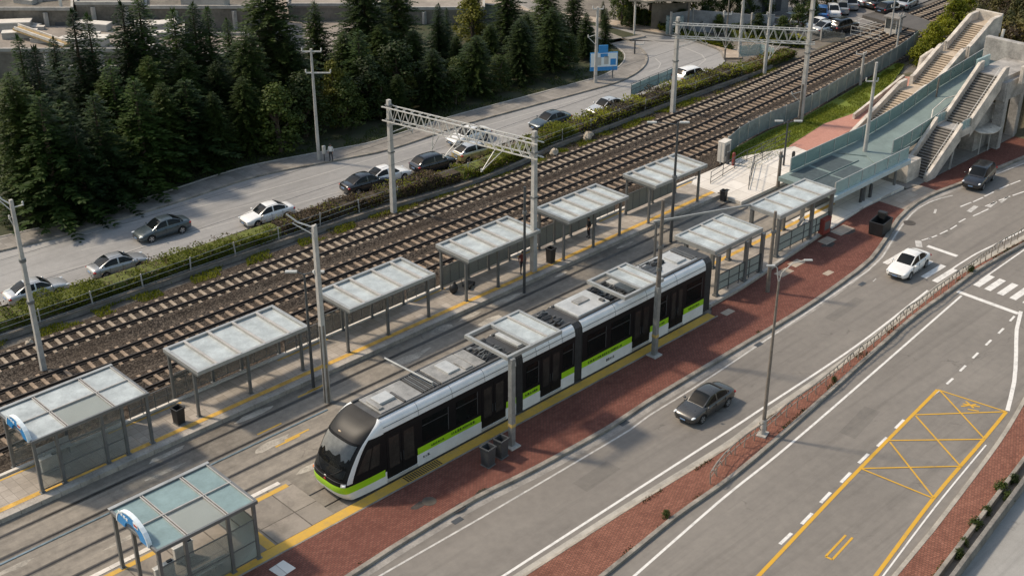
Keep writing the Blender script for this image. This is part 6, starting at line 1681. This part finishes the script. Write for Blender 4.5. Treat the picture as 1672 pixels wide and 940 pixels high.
# scrub slope at the right, above the bridge
def hz(x, y):
    d = (y - yat([(100,60.5),(125,62),(132,69.8),(141,72.4),(152,75.8),(160,77.4),(200,80)], x))
    q = max(0, -d); e = max(0, min(1,(x-116)/8))
    return max(-.3, (min(q*.42, 5.2) + .5*noise.noise((x*.3,y*.3,1)))*e - .05)
g = MB(); nx, ny = 46, 34; 
for i in range(nx):
    for j in range(ny):
        x = lerp(116,208,i/(nx-1)); y = lerp(46,80,j/(ny-1)); g.v.append((x,y,hz(x,y) if x > 119 or True else 0))
for i in range(nx-1):
    for j in range(ny-1): g.f.append([i*ny+j,(i+1)*ny+j,(i+1)*ny+j+1,i*ny+j+1]); g.m.append(0)
struct(g.build('hillside', M('scrub_soil', (.15,.125,.085), .95, col2=(.055,.055,.022), scale=.5, bump=.8, bscale=8), smooth=True))
gS = 'shrubs on the slope above the stairs'; r9 = random.Random(21)
sA = broad('shrub', 2.4, 1.7, 41, LS, 40, .26, .03, 1.0, 26, False); sB = broad('shrub', 2.4, 1.6, 42, LH, 38, .24, .03, 1.0, 26); sC = broad('shrub', 2.4, 1.8, 43, LV, 34, .2, .03, 1.0, 16)
order = ['first','second','third','fourth','fifth','sixth','seventh','eighth','ninth','tenth','eleventh','twelfth','thirteenth','fourteenth','fifteenth','sixteenth','seventeenth','eighteenth','nineteenth','twentieth']
usedS = set(); cnt = {}
spots = [(1502,96,'B'),(1512,86,'B'),(1522,75,'B'),(1534,66,'B'),(1546,58,'B'),(1540,48,'B'),(1556,40,'B'),(1567,30,'B'),(1578,18,'B'),(1585,48,'B'),(1572,8,'B'),(1500,106,'B'),
  (1612,12,'A'),(1630,28,'A'),(1648,12,'A'),(1662,34,'A'),(1625,48,'A'),(1645,52,'A'),(1618,66,'A'),(1665,58,'A'),(1600,30,'A'),(1640,72,'A'),
  (1600,6,'C'),(1622,20,'C'),(1640,38,'C'),(1656,24,'C'),(1610,44,'C'),(1666,8,'C'),(1632,60,'C'),(1668,76,'A'),(1650,84,'C')]
KN = {'A':('olive brown scrub bush on the slope above the stairs','scrub bush'),'B':('bright green shrub between the rails and the beige stairs','shrub'),'C':('dry leafless bush high on the slope','dry bush')}
for px, py, k in spots:
    z = 1.0
    for _ in range(12):
        x, y = G(px, py, z); z = .5*z+.5*hz(x, y)
    p = {'A':sA,'B':sB,'C':sC}[k]; cnt[k] = cnt.get(k,0)+1
    o = p if k not in usedS else copy_tree(p); usedS.add(k)
    lab, cat = KN[k]
    tag(o, '%s, %s from lower left' % (lab, order[cnt[k]-1]), cat, {'A':'olive','B':'green','C':'dry'}[k]+' '+gS)
    s = r9.uniform(.85,1.35); o.location = (x,y,hz(x,y)-.15); o.scale = (s,s,s*r9.uniform(.8,1.1)); o.rotation_euler = (0,0,r9.uniform(0,6.3))
# far hedges by the bend
for lab, pts, w, h, sd, n in [('clipped dark hedge at the start of the far pavement, left of the ragged roof', GL([(1020,34),(1050,40),(1062,44)]), 3, 1.8, 11, 2600),
   ('low green planting strip along the far pavement under the grey fence', GL([(1085,52),(1130,66),(1185,80)]), 2.2, 1.0, 12, 3200),
   ('green planting beneath the far truss, right of the stout pole', GL([(1205,62),(1250,70),(1300,74)]), 3.0, 1.2, 13, 3000)]:
    hedge(lab, pts, w, h, sd, [LH, LB], n, .28, .5, 0)
# ================================================================ BUILDINGS AND FAR THINGS
def G2(px, py, z): return G(px, py, z)
def slab(px0, px1, pyf, pyb, z, name, label, cat, mat, topm, low=0.0, extras=None, group=None):
    """flat roofed block: its roof at height z spans these picture rows; walls go down to the ground"""
    a, b, c, d = G(px0,pyf,z), G(px1,pyf,z), G(px1,pyb,z), G(px0,pyb,z)
    t = thing(name, label, cat, (a[0],a[1],low), 0, group)
    MB().prism([a,b,c,d], low, z-.25).build('wall', mat, t, world=True)
    MB().prism([a,b,c,d], z-.249, z).build('roof', topm, t, world=True)
    g = MB(); q = [a,b,c,d]
    for i in range(4): p, r = q[i], q[(i+1)%4]; g.bar((p[0],p[1],z+.16),(r[0],r[1],z+.16),.28,.36)
    g.build('parapet', CONC, t, world=True)
    # stained pilasters and dark openings on the front
    n = max(2, int(math.dist(a,b)/5))
    for i in range(n):
        u = (i+.5)/n; x, y = lerp(a[0],b[0],u), lerp(a[1],b[1],u); dx, dy = (b[0]-a[0])/math.dist(a,b), (b[1]-a[1])/math.dist(a,b)
        nx_, ny_ = (dy,-dx) if (dy*(-x)+(-dx)*(-y)) > 0 else (-dy,dx)
        MB().bar((x+nx_*.12,y+ny_*.12,low),(x+nx_*.12,y+ny_*.12,z-.26),.4).build('pilaster', CONC, t, world=True)
        if i % 2: ww = 1.3; m2 = (x+dx*2.2+nx_*.02, y+dy*2.2+ny_*.02); MB().bar((m2[0]-dx*ww,m2[1]-dy*ww,(z+low)/2),(m2[0]+dx*ww,m2[1]+dy*ww,(z+low)/2),.06,(z-low)*.45).build('opening', STEEL_D, t, world=True)
    return t
ROOFC = M('yard_concrete', (.26,.225,.19), .9, var=.3, scale=.35, bump=.2); STAIN = M('stained_concrete', (.165,.145,.118), .9, var=.5, scale=.35, bump=.2)
struct(MB().prism(GL([(-80,128),(560,96),(620,-60),(-120,-60)]), -.08, .12).build('yard', ROOFC))
gB = 'old concrete works buildings behind the wood'
slab(-60,300,84,38,3.2,'concrete_building','low concrete hall with a wide bare roof behind the left spires','building',STAIN,ROOFC,group=gB)
slab(-60,118,17,-30,5.0,'concrete_building','grey concrete block with stained wall at the top left corner','building',STAIN,STAIN,group=gB)
slab(124,232,8,-40,5.4,'concrete_building','concrete block at the picture top behind the close pair of spires','building',STAIN,CONC_D,group=gB)
slab(238,430,14,-30,4.9,'concrete_building','long stained concrete block behind the trio of spires','building',STAIN,STAIN,group=gB)
slab(305,440,92,58,2.2,'concrete_building','low bare roofed block between the trio of spires and the huge fir','building',CONC_D,ROOFC,group=gB)
slab(60,250,112,100,1.6,'loading_platform','low concrete loading platform behind the left part of the wood','platform',CONC_D,ROOFC,group=gB)
slab(470,620,10,-30,2.0,'concrete_building','pale low concrete block showing between the big firs','building',STAIN,ROOFC,group=gB)
slab(660,790,16,-16,1.8,'concrete_building','low pale roofed block behind the spired conifer left of the yellow green tree','building',STAIN,ROOFC,group=gB)
# conveyor, pipes, debris on the roof
t = thing('conveyor', 'ochre sloping conveyor lying across the low concrete hall roof', 'conveyor', (*G(60,60,3.3),3.3))
a, b = G(28,52,3.9), G(108,76,3.4)
MB().bar((a[0],a[1],4.3),(b[0],b[1],3.5),1.1,.25).build('belt', M('ochre', (.40,.28,.13), .8, var=.4), t, world=True)
for s in (-.6,.6): MB().bar((a[0]+s*SA,a[1]+s*CA,4.5),(b[0]+s*SA,b[1]+s*CA,3.7),.12,.3).build('side_rail', CONC_W, t, world=True)
for px, py, lab in [(104,38,'red and white pipe bend against the stained wall at the top left'),(78,20,'pale pipe standing against the stained wall at the top left')]:
    x, y = G(px, py, 3.2); t = thing('pipe', lab, 'pipe', (x,y,3.2))
    MB().tube([(0,0,0),(0,0,2.6),(-.6*CA,.6*SA,3.2),(-2.2*CA,2.2*SA,3.3)],.2,8).build('pipe_run', CONC_W, t, smooth=True)
    if px == 104: MB().cyl((0,0,.3),(0,0,1.8),.23,n=8).build('red_band', M('faded_red',(.30,.05,.04),.7), t)
for k in range(26):
    px, py, zz = (RND.uniform(0,290), RND.uniform(42,80), 3.2) if k < 16 else (RND.choice((RND.uniform(-10,110),RND.uniform(250,420))), RND.uniform(-8,12), 4.92); x, y = G(px, py, zz)
    if k == 0: b0 = thing('roof_crate', '', 'crate', (x,y,3.2)); MB().box(-.9,-.5,0,.9,.5,.7).build('crate_body', CONC, b0, bevel=.03); MB().box(-.92,-.52,.7,.92,.52,.8).build('lid', CONC_W, b0); o = b0
    else: o = copy_tree(b0)
    tag(o, 'concrete box lying among others on the bare roofs behind the wood', 'crate', 'concrete boxes on the bare roofs'); o.location = (x,y,zz); o.rotation_euler = (0,0,-YAW+RND.uniform(-.4,.4)); s = RND.uniform(.6,1.7); o.scale = (s*RND.uniform(.8,2.2),s,s*.8)
# grey fence, ragged shed and grey house past the bend
def flatfence(label, pts, h, mat, name='fence'):
    t = thing(name, label, 'fence', (pts[0][0],pts[0][1],0))
    for a, b in zip(pts, pts[1:]):
        MB().bar((a[0],a[1],h/2+.05),(b[0],b[1],h/2+.05),.08,h).build('panel', mat, t, world=True); MB().box(a[0]-.1,a[1]-.1,0,a[0]+.1,a[1]+.1,h+.25).build('post', CONC, t, world=True)
    return t
GF = M('fence_grey', (.22,.23,.24), .7, 0, var=.4, scale=.8)
flatfence('long grey panel fence behind the far truss', spline(GL([(1094,58),(1130,52),(1180,56),(1225,60),(1262,60)]), 3), 2.6, GF)
flatfence('dark fence with a white top rail beside the far car park', spline(GL([(1262,62),(1300,62),(1340,66),(1378,72)]), 3), 1.2, GLS_W)
x, y = G(1080,52); t = thing('ragged_shed', 'shed with a ragged pale thatched roof on posts, beyond the road bend', 'shed', (x,y,0), -YAW)
for sx, sy in ((-3.4,-1.2),(3.0,-1.0),(-3.2,2),(3.2,2)): MB().cyl((sx,sy,0),(sx,sy,4.2),.12,n=8).build('post', CONC_W if sx < 0 and sy < 0 else POLE_R, t)
g = MB(); rr = random.Random(6)
for i in range(9):
    for j in range(5): g.v.append((lerp(-4.2,4.2,i/8),lerp(-2,3,j/4),4.3+.7*(1-abs(j-2)/2)+rr.uniform(-.25,.25)))
for i in range(8):
    for j in range(4): g.f.append([i*5+j,(i+1)*5+j,(i+1)*5+j+1,i*5+j+1]); g.m.append(0)
o = g.build('roof', M('thatch', (.36,.31,.24), .95, var=.5, scale=2, bump=.5), t); s_ = o.modifiers.new('t','SOLIDIFY'); s_.thickness = .25; apply_mods(o)
MB().box(-1.2,.8,0,3.0,1.0,3.2).build('wall', STAIN, t); MB().box(.4,-1.4,.1,2.4,-.6,2.2).build('glass_booth', GLS_TL, t)
a = G(1262,50); t = thing('grey_house', 'grey house with a dark doorway, half hidden by poles past the bend', 'house', (a[0]+4,a[1]+6,0), -YAW+.5)
HW_ = M('house_render', (.24,.23,.215), .85, var=.35, scale=.6)
t.scale = (.75,.75,.7); MB().box(-5,-3,0,5,3,4.6).build('wall', HW_, t); g = MB(); g.add([(-5.5,-3.5,4.6),(5.5,-3.5,4.6),(5.5,3.5,4.6),(-5.5,3.5,4.6),(-5.5,0,6.8),(5.5,0,6.8)], [(0,1,5,4),(2,3,4,5),(0,4,3),(1,2,5),(0,3,2,1)]); g.build('roof', CONC_D, t)
for xx in (-3.2,0,2.8): MB().box(xx-.6,-3.06,.9,xx+.6,-2.98,3.2).build('window', STEEL_D, t)
MB().box(4.96,-1,0,5.05,.6,2.4).build('door', STEEL_D, t)
# gatehouse by the crossing
x, y = G(1457,56); t = thing('crossing_hut', 'small glazed hut beside the level crossing', 'hut', (x,y,.1), .1); t.scale = (.75,.75,.75)
MB().box(-1.1,-1.0,0,1.1,1.0,.9).build('wall', CONC_W, t); MB().box(-1.0,-.9,.9,1.0,.9,2.6).build('window', GLS_W, t); MB().box(-1.4,-1.3,2.6,1.4,1.3,2.85).build('roof', CONC_D, t)
for sx in (-1.02,1.02):
    for sy in (-.92,.92): MB().box(sx-.06,sy-.06,.9,sx+.06,sy+.06,2.6).build('post', CONC_W, t)
railing('white barrier frames beside the level crossing', GL([(1388,62),(1412,66),(1438,72)]), 1.1, .35, STEEL_W, 1.2)
railing('pale barrier across the lanes before the level crossing', GL([(1398,44),(1424,52),(1440,56)]), 1.1, .05, STEEL_W, 2.0)
line([(1320,48),(1400,34),(1480,6)], .15, FADE_P, .03); line([(1350,58),(1420,40),(1500,10)], .15, FADE_P, .03); line([(1380,62),(1450,40),(1530,4)], .12, FADE_P, .033)
# far parked cars
fc = [('hatch',P_BL2,1341,29,'bright blue car in the row of far parked cars under the trees'),('sedan',P_WHT,1358,25,'white car parked right of the blue one under the trees'),('hatch',P_SIL2,1372,20,'dull silver car third in the row, right of the white car'),
 ('sedan',P_BLU,1325,32,'dark slate car parked left of the blue one'),('hatch',P_SIL2,1386,13,'grey car parked at the right end of the row under the trees'),('sedan',P_WHT,1338,48,'white sedan by the fence, left of the brown black car'),
 ('sedan',P_SIL,1350,54,'silver sedan nearest the fence in the far car park'),('suv',P_BLK,1375,52,'black and brown car alone near the level crossing'),('sedan',P_SIL,1420,8,'silver car at the top of the far car park'),
 ('hatch',P_BLK,1452,22,'dark small car near the thin white pole'),('sedan',P_SIL,1480,12,'silver car beyond the crossing hut'),('sedan',P_BLU,1292,40,'slate car parked in front of the grey house'),('hatch',P_SIL,1308,42,'pale car by the planting, right of the grey house'),('sedan',P_GRY,1270,47,'grey car half behind the poles at the grey house'),('sedan',P_GRY,1436,12,'dark car behind the silver one at the picture top')]
for i, (k, pm, px, py, lab) in enumerate(fc):
    x, y = G(px, py); make_car(k, pm, lab, 'car', (x,y,.022), radians(RND.uniform(25,50)) if py < 35 and px < 1400 else radians(RND.uniform(-10,15)), 'cars in the far car park')
# steel waste and timber by the track, small rocks
for px, py, s, lab in [(961,226,1.0,'broken pale tree stump lying beside the far track'),(905,252,.8,'pale slab of rubble beside the far track'),(48,561,.5,'pale stone lying in the gravel by the left concrete pole')]:
    x, y = G(px, py, .1); t = thing('rubble_piece', lab, 'rubble', (x,y,.05), .4)
    g = MB(); rr = random.Random(int(px))
    g.ball((0,0,.25*s),(.7*s,.45*s,.45*s),9,6); g.v = [(a+rr.uniform(-.12,.12)*s,b+rr.uniform(-.12,.12)*s,c+rr.uniform(-.1,.1)*s) for a, b, c in g.v]; g.build('rubble_body', M('rubble', (.42,.36,.28), .95, var=.4, scale=2), t)

# ================================================================ LIGHT, SKY, CAMERA
w = bpy.data.worlds.new('World'); SC.world = w; w.use_nodes = True
nt = w.node_tree; bg = nt.nodes['Background']; sky = nt.nodes.new('ShaderNodeTexSky'); sky.sky_type = 'NISHITA'; sky.sun_disc = False
ELEV = radians(47); sx_, sy_ = -.47, .88; l_ = hypot(sx_, sy_); sx_, sy_ = sx_/l_, sy_/l_
sky.sun_elevation = ELEV; sky.sun_rotation = atan2(sx_, sy_); sky.air_density = 1.4; sky.dust_density = 1.6; sky.ozone_density = 1.0
hz_ = nt.nodes.new('ShaderNodeMix'); hz_.data_type = 'RGBA'; hz_.blend_type = 'MULTIPLY'; hz_.inputs[0].default_value = 1.0; hz_.inputs[7].default_value = (1.0,.92,.82,1)   # hazy, slightly warm air
nt.links.new(sky.outputs[0], hz_.inputs[6]); nt.links.new(hz_.outputs[2], bg.inputs[0]); bg.inputs[1].default_value = .15
sl = bpy.data.lights.new('sun', 'SUN'); sl.energy = 2.7; sl.angle = radians(4.5); sl.color = (1.0,.86,.68)
so = bpy.data.objects.new('sun', sl); COL.objects.link(so)
d = Vector((-sx_*cos(ELEV), -sy_*cos(ELEV), -sin(ELEV))); so.rotation_euler = d.to_track_quat('-Z','Y').to_euler(); so.location = (40,60,60)
cam = bpy.data.cameras.new('camera'); co = bpy.data.objects.new('camera', cam); COL.objects.link(co)
cam.sensor_width = 36; cam.lens = FPX/1672*36; cam.clip_start = .5; cam.clip_end = 2000
co.location = (0,0,HCAM); co.rotation_euler = (pi/2-TILT, 0, -YAW); SC.camera = co
vs_ = SC.view_settings; vs_.view_transform = 'Standard'; vs_.look = 'None'; vs_.gamma = 1; vs_.exposure = 0.47; vs_.use_curve_mapping = False
SC.cycles.max_bounces = 8; SC.cycles.transparent_max_bounces = 12; SC.cycles.use_denoising = True
